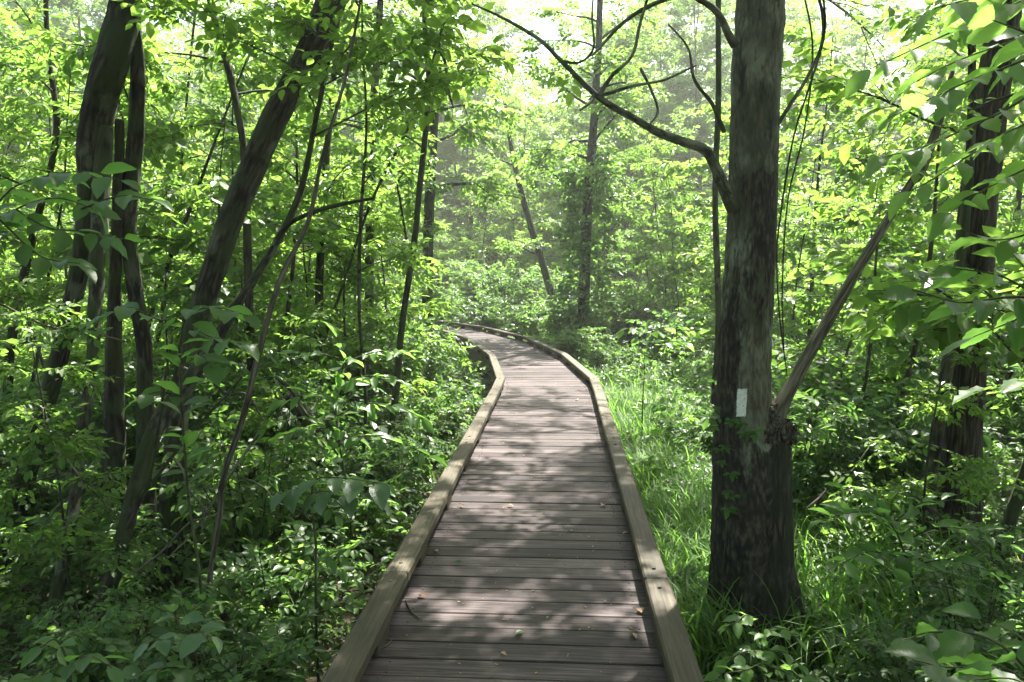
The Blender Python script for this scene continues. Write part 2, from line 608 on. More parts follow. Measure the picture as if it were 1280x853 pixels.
# ------------------------------------------------------------------ sky and sun
SUN_AZ, SUN_EL = math.radians(24), math.radians(57)
w = bpy.data.worlds.new('World')
SC.world = w
w.use_nodes = True
nt = w.node_tree
bg = nt.nodes['Background']
sky = nt.nodes.new('ShaderNodeTexSky')
sky.sky_type = 'NISHITA'
sky.sun_disc = False
sky.sun_elevation = SUN_EL
sky.sun_rotation = SUN_AZ
sky.air_density = 1.0
sky.dust_density = 3.0
sky.ozone_density = 1.0
nt.links.new(sky.outputs[0], bg.inputs[0])
bg.inputs[1].default_value = .085
sd = bpy.data.lights.new('sun', 'SUN')
so = bpy.data.objects.new('sun', sd)
COL.objects.link(so)
sd.energy = 5.0
sd.angle = math.radians(.53)
sd.color = (1, .955, .87)
S = Vector((math.sin(SUN_AZ) * math.cos(SUN_EL), math.cos(SUN_AZ) * math.cos(SUN_EL), math.sin(SUN_EL)))
so.rotation_euler = S.to_track_quat('Z', 'Y').to_euler()
so.location = (0, 0, 40)
SC.view_settings.view_transform = 'Standard'
SC.view_settings.look = 'None'
SC.view_settings.exposure = 2.5
SC.view_settings.gamma = 1
SC.cycles.max_bounces = 8
SC.cycles.diffuse_bounces = 4
SC.cycles.glossy_bounces = 2
SC.cycles.transmission_bounces = 4
SC.cycles.sample_clamp_indirect = 6
SC.cycles.caustics_reflective = False
SC.cycles.caustics_refractive = False

# ------------------------------------------------------------------ boardwalk
DECK = 0.5
CL = np.array([(-.29, -2.2), (.41, 9.3), (.45, 10.2), (.27, 13), (-.28, 16.2), (-1.2, 18.9), (-2.4, 21), (-4.3, 23.2), (-7, 25.2), (-11, 27)], float) * 1.057
# a dense, gently rounded version of the centre line
dense = []
for a, b in zip(CL[:-1], CL[1:]):
    k = max(2, int(np.linalg.norm(b - a) / .05))
    dense += [a + (b - a) * i / k for i in range(k)]
dense.append(CL[-1])
dense = np.array(dense)
kern = np.hanning(33)
kern /= kern.sum()
pad = np.vstack([dense[0] + (dense[0] - dense[1]) * np.arange(16, 0, -1)[:, None], dense, dense[-1] + (dense[-1] - dense[-2]) * np.arange(1, 17)[:, None]])
path = np.column_stack([np.convolve(pad[:, k], kern, 'valid') for k in (0, 1)])
tang = norm(np.gradient(path, axis=0))
arc = np.concatenate([[0], np.cumsum(np.linalg.norm(np.diff(path, axis=0), axis=1))])


def path_at(s):
    return (np.array([np.interp(s, arc, path[:, 0]), np.interp(s, arc, path[:, 1])]),
            norm(np.array([np.interp(s, arc, tang[:, 0]), np.interp(s, arc, tang[:, 1])])))


def path_dist(x, y):
    return np.sqrt(((path[None] - np.stack([np.ravel(x), np.ravel(y)], -1)[:, None]) ** 2).sum(-1)).min(1)


bw = thing('boardwalk', 'raised plank boardwalk with low timber kerb rails curving away through the woods', 'boardwalk', (0, 0, 0))
rb = np.random.default_rng(5)
mb = MB()
s = .02
HALF = .69
while s < arc[-1] - .1:
    c, t = path_at(s + .07)
    nrm = np.array([t[1], -t[0], 0])
    ax = nrm
    ay = np.array([t[0], t[1], 0])
    tilt = rb.normal(0, .004)
    az = norm(np.array([0, 0, 1]) + ay * tilt)
    ay = np.cross(az, ax)
    box(mb, (c[0], c[1], DECK - .019 + rb.normal(0, .0015)), ax, ay, az, (HALF * 2 + rb.normal(0, .008), .1405, .038), .004,
        0, rb.normal(.5, .17), (rb.uniform(-50, 50), rb.uniform(-50, 50), 0))
    s += .1475
mb.build('deck_planks', M['deck'], bw)
# two screws at each end of every plank
mb = MB()
s = .02
while s < 14:
    c, t = path_at(s + .07)
    for u in (-1, 1):
        for v in (-1, 1):
            p = np.array([c[0] + t[1] * u * (HALF - .17) + t[0] * v * .038, c[1] - t[0] * u * (HALF - .17) + t[1] * v * .038, DECK + .0014]) + rb.normal(0, .004, 3) * (1, 1, 0)
            r_ = .0048
            th = np.arange(8) * PI / 4
            V = np.vstack([np.column_stack([p[0] + r_ * np.cos(th), p[1] + r_ * np.sin(th), np.full(8, p[2] + .0006)]), np.column_stack([p[0] + r_ * 1.2 * np.cos(th), p[1] + r_ * 1.2 * np.sin(th), np.full(8, p[2] - .006)])])
            mb.add(V, [[0, 1, 2, 7], [7, 2, 3, 6], [6, 3, 4, 5]] + [[8 + k, 8 + (k + 1) % 8, (k + 1) % 8, k] for k in range(8)], smooth=False)
    s += .1475
tag(mb.build('screw_heads', M['dark_timber'], bw), None, None, None, 'stuff')


def offset_line(off):
    T = norm(np.diff(CL, axis=0))
    N = np.column_stack([T[:, 1], -T[:, 0]])
    out = [CL[0] + N[0] * off]
    for i in range(1, len(CL) - 1):
        b = norm(N[i - 1] + N[i])
        out.append(CL[i] + b * off / np.dot(b, N[i]))
    out.append(CL[-1] + N[-1] * off)
    return np.array(out)


RAILW, RAILH, BLK = .118, .062, .062
for side in (-1, 1):
    ln = offset_line(side * (HALF - RAILW / 2))
    # cut the long straight into timbers
    pts = [ln[0]]
    cuts = [.0]
    for a, b in zip(ln[:-1], ln[1:]):
        d = np.linalg.norm(b - a)
        k = max(1, round(d / 3.4))
        for i in range(1, k + 1):
            pts.append(a + (b - a) * i / k)
    for i, (a, b) in enumerate(zip(pts[:-1], pts[1:])):
        d = np.linalg.norm(b - a)
        t = (b - a) / d
        ax = np.array([t[0], t[1], 0])
        ay = np.array([-t[1], t[0], 0])
        m_ = MB()
        ext = .012 if i > 2 else -.006
        box(m_, ((a[0] + b[0]) / 2, (a[1] + b[1]) / 2, DECK + BLK + RAILH / 2 + rb.normal(0, .002)), ax, ay, (0, 0, 1), (d + ext, RAILW, RAILH), .009, 0,
            rb.normal(.5, .12), (rb.uniform(-50, 50), rb.uniform(-50, 50), 0))
        kr = m_.build('kerb_rail', M['rail'], bw)
        for q in (.12, d - .12):
            p = a + t * q
            zt = DECK + BLK + RAILH
            th = np.arange(8) * PI / 4
            m_ = MB()
            V = np.vstack([np.column_stack([p[0] + r_ * np.cos(th), p[1] + r_ * np.sin(th), np.full(8, z_)]) for r_, z_ in ((.009, zt + .004), (.0105, zt - .004))])
            m_.add(V, [[0, 1, 2, 7], [7, 2, 3, 6], [6, 3, 4, 5]] + [[8 + k, 8 + (k + 1) % 8, (k + 1) % 8, k] for k in range(8)], smooth=False)
            m_.build('bolt', M['dark_timber'], kr)
        nb = max(2, int(d / 1.15) + 1)
        for q in range(nb):
            f = (q + .5) / nb if i else (q + .5) / nb
            p = a + (b - a) * f
            m_ = MB()
            box(m_, (p[0], p[1], DECK + BLK / 2 + .0005), ax, ay, (0, 0, 1), (.24, RAILW - .012, BLK - .003), .005, 0, rb.normal(.45, .12), (rb.uniform(-50, 50), 0, 0))
            m_.build('spacer_block', M['rail'], bw)
        # the beam under the deck edge and its posts
        m_ = MB()
        box(m_, ((a[0] + b[0]) / 2, (a[1] + b[1]) / 2, DECK - .04 - .12), ax, ay, (0, 0, 1), (d + .02, .05, .235), .004, 0, rb.normal(.5, .1), (rb.uniform(-50, 50), 0, 0))
        m_.build('stringer', M['dark_timber'], bw)
        for q in (.08, .55):
            p = a + (b - a) * q
            m_ = MB()
            box(m_, (p[0] - side * ay[0] * -.072, p[1] - side * ay[1] * -.072, .1), (0, 0, 1), ax, ay, (.70, .09, .09), .005, 0, .4, (rb.uniform(-50, 50), 0, 0))
            m_.build('post', M['dark_timber'], bw)

# ------------------------------------------------------------------ ground
g = MB()
nx, ny = 140, 150
xs = np.linspace(-1, 1, nx)
xs = np.sign(xs) * (np.abs(xs) ** 2.0) * 240
ys = np.concatenate([np.linspace(-200, -12, 12), np.linspace(-10, 40, 100), np.geomspace(42, 320, 38)])
X, Y = np.meshgrid(xs, ys, indexing='ij')
Z = .05 * np.sin(X * .9 + 1) * np.cos(Y * .7) + .035 * np.sin(X * 2.3 + Y * 1.7) + .02 * np.sin(X * 5.1 - Y * 4.3) - .03
i = np.arange(len(xs) - 1)[:, None]
j = np.arange(len(ys) - 1)[None]
n_ = len(ys)
F = np.stack([i * n_ + j, (i + 1) * n_ + j, (i + 1) * n_ + j + 1, i * n_ + j + 1], -1).reshape(-1, 4)
g.add(np.stack([X, Y, Z], -1), F)
tag(g.build('ground', M['soil']), 'dark damp woodland soil under the plants', None, None, 'structure')


def gz(x, y):
    return .05 * np.sin(x * .9 + 1) * np.cos(y * .7) + .035 * np.sin(x * 2.3 + y * 1.7) + .02 * np.sin(x * 5.1 - y * 4.3) - .03


# ------------------------------------------------------------------ sprig templates
rt = np.random.default_rng(3)
T_can = [sprig(rt, 8, .40, .30, False, False) for _ in range(7)]          # canopy, far
T_mid = [sprig(rt, 8, .38, .29, False, True) for _ in range(7)]           # saplings and shrubs
T_small = [sprig(rt, 9, .27, .33, False, True, opp=True) for _ in range(6)]  # small paired leaves
T_long = [sprig(rt, 9, .42, .17, False, True, spread=50, droop=.35) for _ in range(6)]
T_round = [sprig(rt, 6, .36, .42, False, True) for _ in range(6)]
T_near = [sprig(rt, 7, .36, .29, True, True) for _ in range(7)]            # close by
T_nsm = [sprig(rt, 6, .30, .33, True, True, opp=True) for _ in range(5)]


def grow(mbt_, mbl, base, top, r0, r1, rng, n_limb, f0, reach, up, T, ssc, dens, tint, wob=.05, seg=10, tw=1, lump=.07, flare=.5,
         sub=4, tint_sd=.12, narrow=.5, roll=.35, trunk_pts=None, limb_r=.42, f1=1.0, rows=None):
    """trunk from base to top with limbs, sub-branches and leafy sprigs. f0: where on the stem the crown begins"""
    base, top = np.asarray(base, float), np.asarray(top, float)
    H = np.linalg.norm(top - base)
    mbt = mbt_
    if trunk_pts is None:
        k = 7
        u = np.linspace(0, 1, k)[:, None]
        P = base + (top - base) * u
        P[1:, :2] += np.cumsum(rng.normal(0, wob * H / k, (k - 1, 2)), 0) * .8
        R = r0 + (r1 - r0) * u[:, 0] ** .8
        PP, RR = tube(mbt, P, R, seg, 0, lump, rng, n=rows or 22, flare=flare)
    else:
        PP, RR = trunk_pts
    pos, dr, sc = [], [], []
    az = rng.uniform(0, 6.28)
    nP = len(PP)
    for l in range(n_limb):
        f = f0 + (f1 - f0) * ((l + rng.uniform(.1, .9)) / n_limb)
        ii = min(nP - 1, int(f * (nP - 1)))
        az += 2.4 + rng.normal(0, .4)
        fr = (f - f0) / (1.001 - f0)
        Ln = reach * (1 - narrow * fr ** 1.5) * rng.uniform(.65, 1.2)
        dz = up + .9 * fr * up + rng.normal(0, .12)
        d = norm(np.array([math.cos(az), math.sin(az), dz]))
        pts = [PP[ii] - d * RR[ii] * .3]
        for q in range(4):
            d = norm(d + rng.normal(0, .16, 3) + np.array([0, 0, -.05 + .1 * (up > .5)]))
            pts.append(pts[-1] + d * Ln / 4)
        pts = np.array(pts)
        lr = max(RR[ii] * limb_r, .006)
        if isinstance(mbt_, list):
            mbt = MB()
            mbt_.append(mbt)
        tube(mbt, pts, np.linspace(lr, lr * .22, 5), 6, 0, 0, rng, n=8)
        runs = [(pts, Ln, .35)]
        for b in range(sub):
            fb = rng.uniform(.3, .95)
            p0 = smooth_path(pts, 20)[int(fb * 19)]
            dd = norm(d * .8 + rng.normal(0, .6, 3) * np.array([1, 1, .45]))
            L2 = Ln * rng.uniform(.3, .6)
            q = np.array([p0, p0 + dd * L2 * .5 + rng.normal(0, .03, 3) * L2, p0 + dd * L2 + np.array([0, 0, -.06 * L2])])
            tube(mbt, q, [lr * .32, lr * .2, lr * .08], 4, 0, 0, rng, n=4, cap=False)
            runs.append((q, L2, .1))
        for (q, LL, st) in runs:
            ns = max(2, int(LL * dens))
            ff = rng.uniform(st, 1.02, ns)
            C = smooth_path(q, 24)
            ip = np.clip((ff * 23).astype(int), 0, 23)
            pp = C[ip]
            td = norm(C[-1] - C[0])
            a = rng.normal(0, 1.1, ns)
            hd = np.column_stack([td[0] * np.cos(a) - td[1] * np.sin(a), td[0] * np.sin(a) + td[1] * np.cos(a), rng.normal(.02, .28, ns) + td[2] * .4])
            pos.append(pp)
            dr.append(hd)
            sc.append(ssc * rng.uniform(.65, 1.25, ns))
    pos = np.concatenate(pos)
    dr = np.concatenate(dr)
    sc = np.concatenate(sc)
    clump = tint + tint_sd * .8 * np.sin(pos[:, 0] * 2.1 + rng.uniform(0, 6)) * np.sin(pos[:, 2] * 1.9 + rng.uniform(0, 6)) + rng.normal(0, tint_sd * .7, len(pos))
    add_sprigs(mbl, T, pos, dr, sc, clump, rng, roll)
    return PP, RR


def copy_thing(root, loc, rz, sc, label=None, group=None, cat=None):
    r = root.copy()
    COL.objects.link(r)
    r.location = loc
    r.rotation_euler = (0, 0, rz)
    r.scale = sc if hasattr(sc, '__len__') else (sc, sc, sc)
    if label:
        r['label'] = label
    if group:
        r['group'] = group
    for ch in root.children:
        c = ch.copy()
        COL.objects.link(c)
        c.parent = r
    return r


class Proto:
    """the first placed is the source itself; later ones are copies"""

    def __init__(self, root):
        self.root, self.used = root, False

    def place(self, x, y, rz, sc, label, group=None, z=None, tilt=None):
        z = float(gz(x, y)) - .03 if z is None else z
        if not self.used:
            self.used = True
            r = self.root
            r.location = (x, y, z)
            r.rotation_euler = (0, 0, rz)
            r.scale = sc if hasattr(sc, '__len__') else (sc, sc, sc)
            r['label'] = label
            if group:
                r['group'] = group
            return r
        if 'group' in self.root and not group:
            r = copy_thing(self.root, (x, y, z), rz, sc, label)
            if 'group' in r:
                del r['group']
            return r
        return copy_thing(self.root, (x, y, z), rz, sc, label, group)


def proto_tree(name, cat, seed, H, r0, n_limb, f0, reach, up, ssc, dens, T, bark='bark_far', leaf='leaf_canopy', tint=.5, lean=.4, **kw):
    rng = np.random.default_rng(seed)
    r = thing(name, 'x', cat)
    a, b = MB(), MB()
    grow(a, b, (0, 0, 0), (rng.normal(0, lean), rng.normal(0, lean), H), r0, r0 * .15, rng, n_limb, f0, reach, up, T, ssc, dens, tint, **kw)
    a.build('trunk', M[bark], r)
    b.build('crown', [M[leaf], M['twig']], r)
    return Proto(r)


def proto_shrub(name, cat, seed, H, n_stem, spread, ssc, per, T, leaf='leaf_shrub', tint=.45, rstem=.008, roll=.35, low=.15, smooth=False):
    rng = np.random.default_rng(seed)
    r = thing(name, 'x', cat)
    a, b = MB(), MB()
    pos, dr, sc = [], [], []
    for k in range(n_stem):
        az = k * 2.4 + rng.normal(0, .4)
        h = H * rng.uniform(.6, 1.1)
        out = spread * math.sqrt(rng.uniform(.05, 1.0))
        e = np.array([math.cos(az) * out, math.sin(az) * out, h])
        st = np.array([math.cos(az), math.sin(az), 0]) * spread * .12
        P = np.array([st, st + (e - st) * .35 + (0, 0, h * .12) + rng.normal(0, .02, 3), st + (e - st) * .7 + (0, 0, h * .07), e])
        tube(a, P, np.linspace(rstem, rstem * .35, 4), 5, 0, 0, rng, n=9, cap=False)
        C = smooth_path(P, 30)
        f = rng.uniform(low, 1.0, per)
        f[0] = 1.0
        ip = (f * 29).astype(int)
        aa = rng.uniform(0, 6.28, per)
        pos.append(C[ip])
        dr.append(np.column_stack([np.cos(aa), np.sin(aa), rng.normal(.15, .3, per)]) + np.array([math.cos(az), math.sin(az), 0]) * .5)
        sc.append(ssc * rng.uniform(.6, 1.25, per))
    pos, dr, sc = map(np.concatenate, (pos, dr, sc))
    add_sprigs(b, T, pos, dr, sc, rng.normal(tint, .13, len(pos)), rng, roll, smooth)
    a.build('stems', M['twig'], r)
    b.build('foliage', [M[leaf], M['twig']], r)
    return Proto(r)


# ------------------------------------------------------------------ traced trees
SLIM = 1.0


def trace(L):
    """rows (px, py, width px, distance) -> points, radii"""
    P = np.array([at(a, b, d) for a, b, w_, d in L])
    R = SLIM * np.array([w_ * .5 * np.dot(at(a, b, d) - EYE, FW) / FPX for a, b, w_, d in L])
    return P, R


def traced_part(name, L, material, parent, seg=14, lump=.07, flare=.0, n=None, rng=None, loc=(0, 0, 0)):
    rng = rng or np.random.default_rng(int(abs(L[0][0] * 7 + L[0][1])) + 1)
    P, R = trace(L)
    m_ = MB()
    big = seg >= 14
    PP, RR = tube(m_, P, R, int(seg * 1.7) if big else seg, 0, lump, rng, n=(n or max(16, len(L) * 7)) * (3 if big else 1), flare=flare, rough=.022 if big else 0)
    if big:
        PP, RR = PP[::3], RR[::3]
    m_.v = [v - np.array(loc) for v in m_.v]
    return m_.build(name, material, parent), PP, RR, m_


def root_at(L, name, label, cat, group=None):
    P, R = trace(L[:1])
    loc = P[0].copy()
    return thing(name, label, cat, loc, group), loc


def hero_crown(root, loc, PP, RR, seed, n_limb, f0, reach, up, ssc, dens, T, leaf, tint, bark, sub=4, f1=1.0, limb_r=.42):
    rng = np.random.default_rng(seed)
    a, b = [], MB()
    grow(a, b, PP[0], PP[-1], 0, 0, rng, n_limb, f0, reach, up, T, ssc, dens, tint, trunk_pts=(PP, RR), sub=sub, f1=f1, limb_r=limb_r)
    for q in a + [b]:
        q.v = [v - np.array(loc) for v in q.v]
    for q in a:
        q.build('limb', M[bark], root)
    b.build('crown', [M[leaf], M['twig']], root)


# --- the blazed tree beside the right rail
main = [(940, 803, 112, 4.42), (940, 760, 92, 4.42), (938, 700, 86, 4.42), (936, 620, 84, 4.42), (932, 560, 77, 4.42), (929, 505, 66, 4.42),
        (930, 430, 64, 4.42), (938, 300, 60, 4.43), (945, 100, 59, 4.46), (951, 0, 58, 4.5), (965, -250, 52, 4.6), (985, -600, 44, 4.7), (1000, -1100, 30, 4.8), (1015, -1700, 16, 4.9)]
r1, l1 = root_at(main, 'blazed_tree', 'stout grey tree with a white painted blaze and a burl, beside the right rail', 'tree')
tr1, PP1, RR1, mtr1 = traced_part('trunk', main, M['bark_blazed'], r1, 28, .06, .25, 120, loc=l1)
# dark rough bark low down and up one flank, bare wood round the blaze
me = tr1.data
vc = np.zeros(len(me.vertices) * 3)
me.vertices.foreach_get('co', vc)
vc = vc.reshape(-1, 3)
zw = vc[:, 2] + l1[2]
xr = vc[:, 0] - np.interp(zw, PP1[:, 2], PP1[:, 0] - l1[0])
low = np.clip((1.17 - zw + .5 * xr) / .30, -1, 1)
flank = np.where(zw < 2.6, np.clip((-.05 - xr) / .05, -1, 1) * np.clip((1.95 - zw) / .3, -1, 1), -1)
dark = np.maximum(low, flank * .75)
bare = np.exp(-((zw - 1.42) / .24) ** 2) * np.clip((xr + .10) / .05, 0, 1)
me.attributes['tint'].data.foreach_set('value', (np.where(dark > 0, dark * .5, dark * .2) - .34 - .6 * bare * (dark < .3)).astype(np.float32))
stub = [(950, 800, 80, 4.38), (953, 740, 66, 4.37), (956, 680, 60, 4.37), (959, 620, 56, 4.37), (962, 575, 54, 4.38), (964, 550, 50, 4.38), (966, 536, 42, 4.38), (967, 529, 22, 4.38)]
traced_part('side_trunk', stub, M['bark_stump'], r1, 22, .09, .3, 50, loc=l1)
rg = np.random.default_rng(8)


def knob(mb, c, rad, seed, nu=44, nv=30):
    from mathutils import noise as ns
    V, F = [], []
    for a in range(nv + 1):
        for b in range(nu):
            th, ph = PI * a / nv, 2 * PI * b / nu
            d = Vector((math.sin(th) * math.cos(ph), math.sin(th) * math.sin(ph), math.cos(th)))
            q = d * 2.1 + Vector((seed * 3.1, seed * 1.7, 0))
            fold = abs(ns.noise(q)) * .55 + abs(ns.noise(q * 2.3)) * .3 + ns.noise(q * 5.5) * .10 + ns.noise(q * 11) * .05
            k = .72 + fold
            V.append([c[i] + d[i] * rad[i] * k for i in range(3)])
    for a in range(nv):
        for b in range(nu):
            F.append((a * nu + b, (a + 1) * nu + b, (a + 1) * nu + (b + 1) % nu, a * nu + (b + 1) % nu))
    mb.add(V, F, 0, .5)


m_ = MB()
for k_, (px, py, d, rx, ry, rz_) in enumerate([(970, 531, 4.36, .085, .085, .065), (984, 543, 4.33, .060, .07, .060), (962, 515, 4.36, .05, .06, .06)]):
    knob(m_, at(px, py, d), (rx, ry, rz_), k_ + 2)
for k_ in range(14):
    px, py = rg.uniform(948, 992), rg.uniform(532, 548)
    P, R = trace([(px, py + 10, 7, 4.27), (px + rg.normal(0, 1.5), py - 3, 5, 4.275), (px + rg.normal(2, 3), py - rg.uniform(8, 17), .8, 4.28)])
    tube(m_, P, R, 5, 0, .25, rg, n=7)
m_.v = [v - l1 for v in m_.v]
m_.build('burl', M['bark_burl'], r1)
lean = [(958, 545, 40, 4.36), (966, 526, 32, 4.37), (974, 510, 23, 4.38), (985, 490, 17, 4.4), (1012, 442, 15, 4.46), (1047, 380, 14, 4.56), (1080, 324, 12, 4.66), (1110, 274, 11, 4.78), (1138, 230, 10, 4.9), (1150, 214, 14, 4.95), (1175, 150, 9, 5.0), (1190, 90, 6, 5.05)]
_, PPl, RRl, _m = traced_part('branch', lean, M['bark_wood'], r1, 12, .06, 0, 60, loc=l1)
ul = [(916, 262, 16, 4.36), (903, 230, 15, 4.3), (893, 207, 13, 4.26), (880, 187, 12, 4.24), (852, 177, 11, 4.22), (828, 168, 10, 4.2), (788, 146, 9, 4.2), (748, 121, 8, 4.2), (702, 77, 6, 4.22), (672, 48, 5, 4.25), (627, 22, 3.5, 4.3), (590, 5, 2.5, 4.35)]
_, PPu, RRu, _m = traced_part('branch', ul, M['bark_grey'], r1, 10, .08, 0, 60, loc=l1)
for L in ([(918, 56, 12, 4.35), (910, 42, 10, 4.3), (898, 18, 9, 4.28), (880, 3, 8, 4.26), (850, -6, 7, 4.2), (790, 20, 5, 4.1), (740, 70, 3, 4.0)],
          [(748, 121, 6, 4.2), (765, 95, 5, 4.15), (790, 70, 4, 4.1), (800, 30, 4, 4.1), (815, -20, 3, 4.05)],
          [(748, 121, 5, 4.2), (790, 108, 4, 4.1), (830, 100, 3.4, 4.0), (870, 82, 2.5, 3.9)],
          [(800, 85, 4, 4.1), (815, 115, 3.5, 4.1), (822, 140, 3, 4.1), (812, 156, 2, 4.1)],
          [(742, 118, 5, 4.2), (738, 128, 4, 4.15), (725, 138, 3, 4.1)],
          [(702, 77, 4, 4.22), (725, 78, 3, 4.2), (742, 60, 3, 4.15), (740, 20, 2.5, 4.1), (744, -30, 2, 4.1)],
          [(966, 165, 6, 4.4), (985, 135, 5, 4.35), (1010, 95, 4.2, 4.3), (1028, 50, 3.6, 4.25), (1024, 0, 4, 4.2), (1000, -40, 3, 4.2)],
          [(905, 165, 6, 4.4), (890, 130, 5, 4.3), (868, 100, 4, 4.2), (860, 60, 3, 4.2), (835, 30, 2, 4.1)]):
    traced_part('branch', L, M['bark_grey'], r1, 7, .05, 0, 30, loc=l1)
hero_crown(r1, l1, PP1, RR1, 21, 16, .74, 2.8, .45, .27, 19, T_mid, 'leaf_canopy', .5, 'bark_grey', limb_r=.3)
rg = np.random.default_rng(14)
m_ = MB()
pos, dr = [], []
for i_ in range(16):
    k = rg.integers(38, 60)
    pos.append(PPl[min(k, 59)] + rg.normal(0, .03, 3))
    dr.append([rg.normal(0, 1), rg.normal(0, 1), rg.normal(.2, .3)])
for i_ in range(5):
    pos.append(PPu[rg.integers(30, 60)])
    dr.append([rg.normal(-.3, 1), rg.normal(0, 1), rg.normal(.3, .4)])
add_sprigs(m_, T_near, pos, dr, rg.uniform(.16, .3, len(pos)), rg.normal(.6, .1, len(pos)), rg, .4, True)
m_.v = [v - l1 for v in m_.v]
m_.build('leaf_sprays', [M['leaf_canopy'], M['twig']], r1)
# blaze: a coat of white paint that follows the bark
bv = BVHTree.FromPolygons([Vector(v) for v in mtr1.v[0] + l1], [list(map(int, f)) for f in mtr1.f[0]])
V, C = [], []
nr, nc = 40, 16
for a in range(nr):
    for b in range(nc):
        u, v_ = a / (nr - 1), b / (nc - 1)
        px = 920.5 + 12 * v_ + (1 - u) * 1.3 + (.35 * math.sin(a * 1.9) if b in (0, nc - 1) else 0)
        py = 486 + 35 * u + (.5 * math.sin(b * 2.1) if a in (0, nr - 1) else 0)
        h = bv.ray_cast(Vector(EYE), Vector(ray(px, py)).normalized())
        V.append(np.array(h[0]) + np.array(h[1]) * .003 * (1 if h[1].y < 0 else -1) - l1)
rg = np.random.default_rng(31)
F = []
for a in range(nr - 1):
    for b in range(nc - 1):
        rim = a in (0, nr - 2) or b in (0, nc - 2)
        if rg.uniform() > (.22 if rim else .008):
            F.append([a * nc + b, a * nc + b + 1, (a + 1) * nc + b + 1, (a + 1) * nc + b])
m_ = MB()
m_.add(V, F)
bl = m_.build('blaze_mark', M['paint'], r1)
bl['label'] = 'white painted rectangle on the trunk'

# creeper on the blazed tree
cr, lc = thing('creeper', 'small five-leaved creeper climbing the dark bark under the white blaze', 'creeper', at(925, 700, 4.2)), at(925, 700, 4.2)
rg = np.random.default_rng(4)
mv, ml = MB(), MB()
lf = leaf_fine(.26, .1, .12)


def on_trunk(px, py, off=.012):
    h = bv.ray_cast(Vector(EYE), Vector(ray(px, py)).normalized())
    if h[0] is None:
        return at(px, py, 4.3)
    return np.array(h[0]) + np.array([0, -off, 0])


for L in ([(905, 790), (903, 720), (908, 650), (904, 590), (915, 540), (930, 525)], [(908, 650), (899, 600), (898, 545), (902, 520)]):
    P = np.array([on_trunk(max(px, 902), py, .006) for px, py in L])
    tube(mv, P, np.linspace(.004, .002, len(P)), 5, 0, 0, rg, n=24, cap=False)
for (px, py, s_) in [(884, 522, .085), (897, 518, .07), (930, 540, .085), (912, 524, .07), (940, 537, .08), (905, 556, .065), (898, 560, .055), (911, 590, .07), (907, 612, .06), (908, 634, .07), (900, 575, .05), (925, 528, .06), (890, 532, .06), (915, 618, .05), (896, 508, .05)]:
    c = on_trunk(px, py, .035)
    for q in range(5):
        a = (q - 2) * .95 + rg.normal(0, .15) - PI / 2
        d = np.array([math.cos(a) * 1.0, -.55 + rg.normal(0, .15), math.sin(a) * .55 - .05])
        R = rotm(d[None], up=(0, -.5, 1), roll=rg.normal(0, .2))[0]
        ml.add(lf[0] @ R.T * s_ * rg.uniform(.6, .9) + c, lf[1], 0, rg.normal(.6, .1), lf[2])
for q in (mv, ml):
    q.v = [v - lc for v in q.v]
mv.build('stem', M['twig'], cr)
ml.build('leaves', M['leaf_broad'], cr)

# --- tall ridged tree further right
L = [(1186, 695, 62, 5.9), (1194, 640, 50, 5.9), (1202, 540, 46, 5.9), (1208, 450, 45, 5.92), (1218, 340, 44, 5.95), (1225, 240, 42, 6.0), (1240, 120, 40, 6.05), (1257, 0, 38, 6.1), (1275, -250, 34, 6.2), (1285, -700, 26, 6.3), (1290, -1300, 12, 6.4)]
r2, l2 = root_at(L, 'ridged_tree', 'tall brown tree with finely ridged bark behind the bright hanging leaves', 'tree')
_, PP, RR, _m = traced_part('trunk', L, M['bark_ridged'], r2, 20, .05, .3, 90, loc=l2)
hero_crown(r2, l2, PP, RR, 31, 9, .80, 2.3, .5, .27, 15, T_mid, 'leaf_canopy', .5, 'bark_ridged', limb_r=.3)
L = [(1146, 700, 20, 5.75), (1158, 640, 17, 5.75), (1172, 540, 16, 5.75), (1182, 470, 15, 5.78), (1190, 400, 14, 5.8), (1203, 300, 12, 5.85), (1212, 200, 11, 5.9), (1215, 60, 9, 5.9), (1205, -200, 6, 5.9), (1200, -450, 3, 5.9)]
r_, l_ = root_at(L, 'slender_tree', 'slender dark mossy tree leaning against the ridged brown trunk', 'tree')
_, PP, RR, _m = traced_part('trunk', L, M['bark_dark'], r_, 12, .08, .3, 70, loc=l_)
hero_crown(r_, l_, PP, RR, 33, 7, .6, 1.3, .4, .36, 7, T_mid, 'leaf_canopy', .5, 'bark_dark')
L = [(1246, 720, 22, 5.0), (1255, 680, 18, 5.0), (1264, 645, 17, 5.0), (1280, 600, 16, 5.0), (1310, 510, 15, 5.0), (1350, 400, 14, 5.1), (1420, 200, 12, 5.2), (1470, -100, 9, 5.3), (1490, -400, 4, 5.4)]
r_, l_ = root_at(L, 'leaning_tree', 'dark thin trunk tilting out past the right edge of the view', 'tree')
_, PP, RR, _m = traced_part('trunk', L, M['bark_dark'], r_, 12, .08, .2, 70, loc=l_)
hero_crown(r_, l_, PP, RR, 34, 9, .5, 1.5, .5, .38, 7, T_mid, 'leaf_canopy', .45, 'bark_dark')

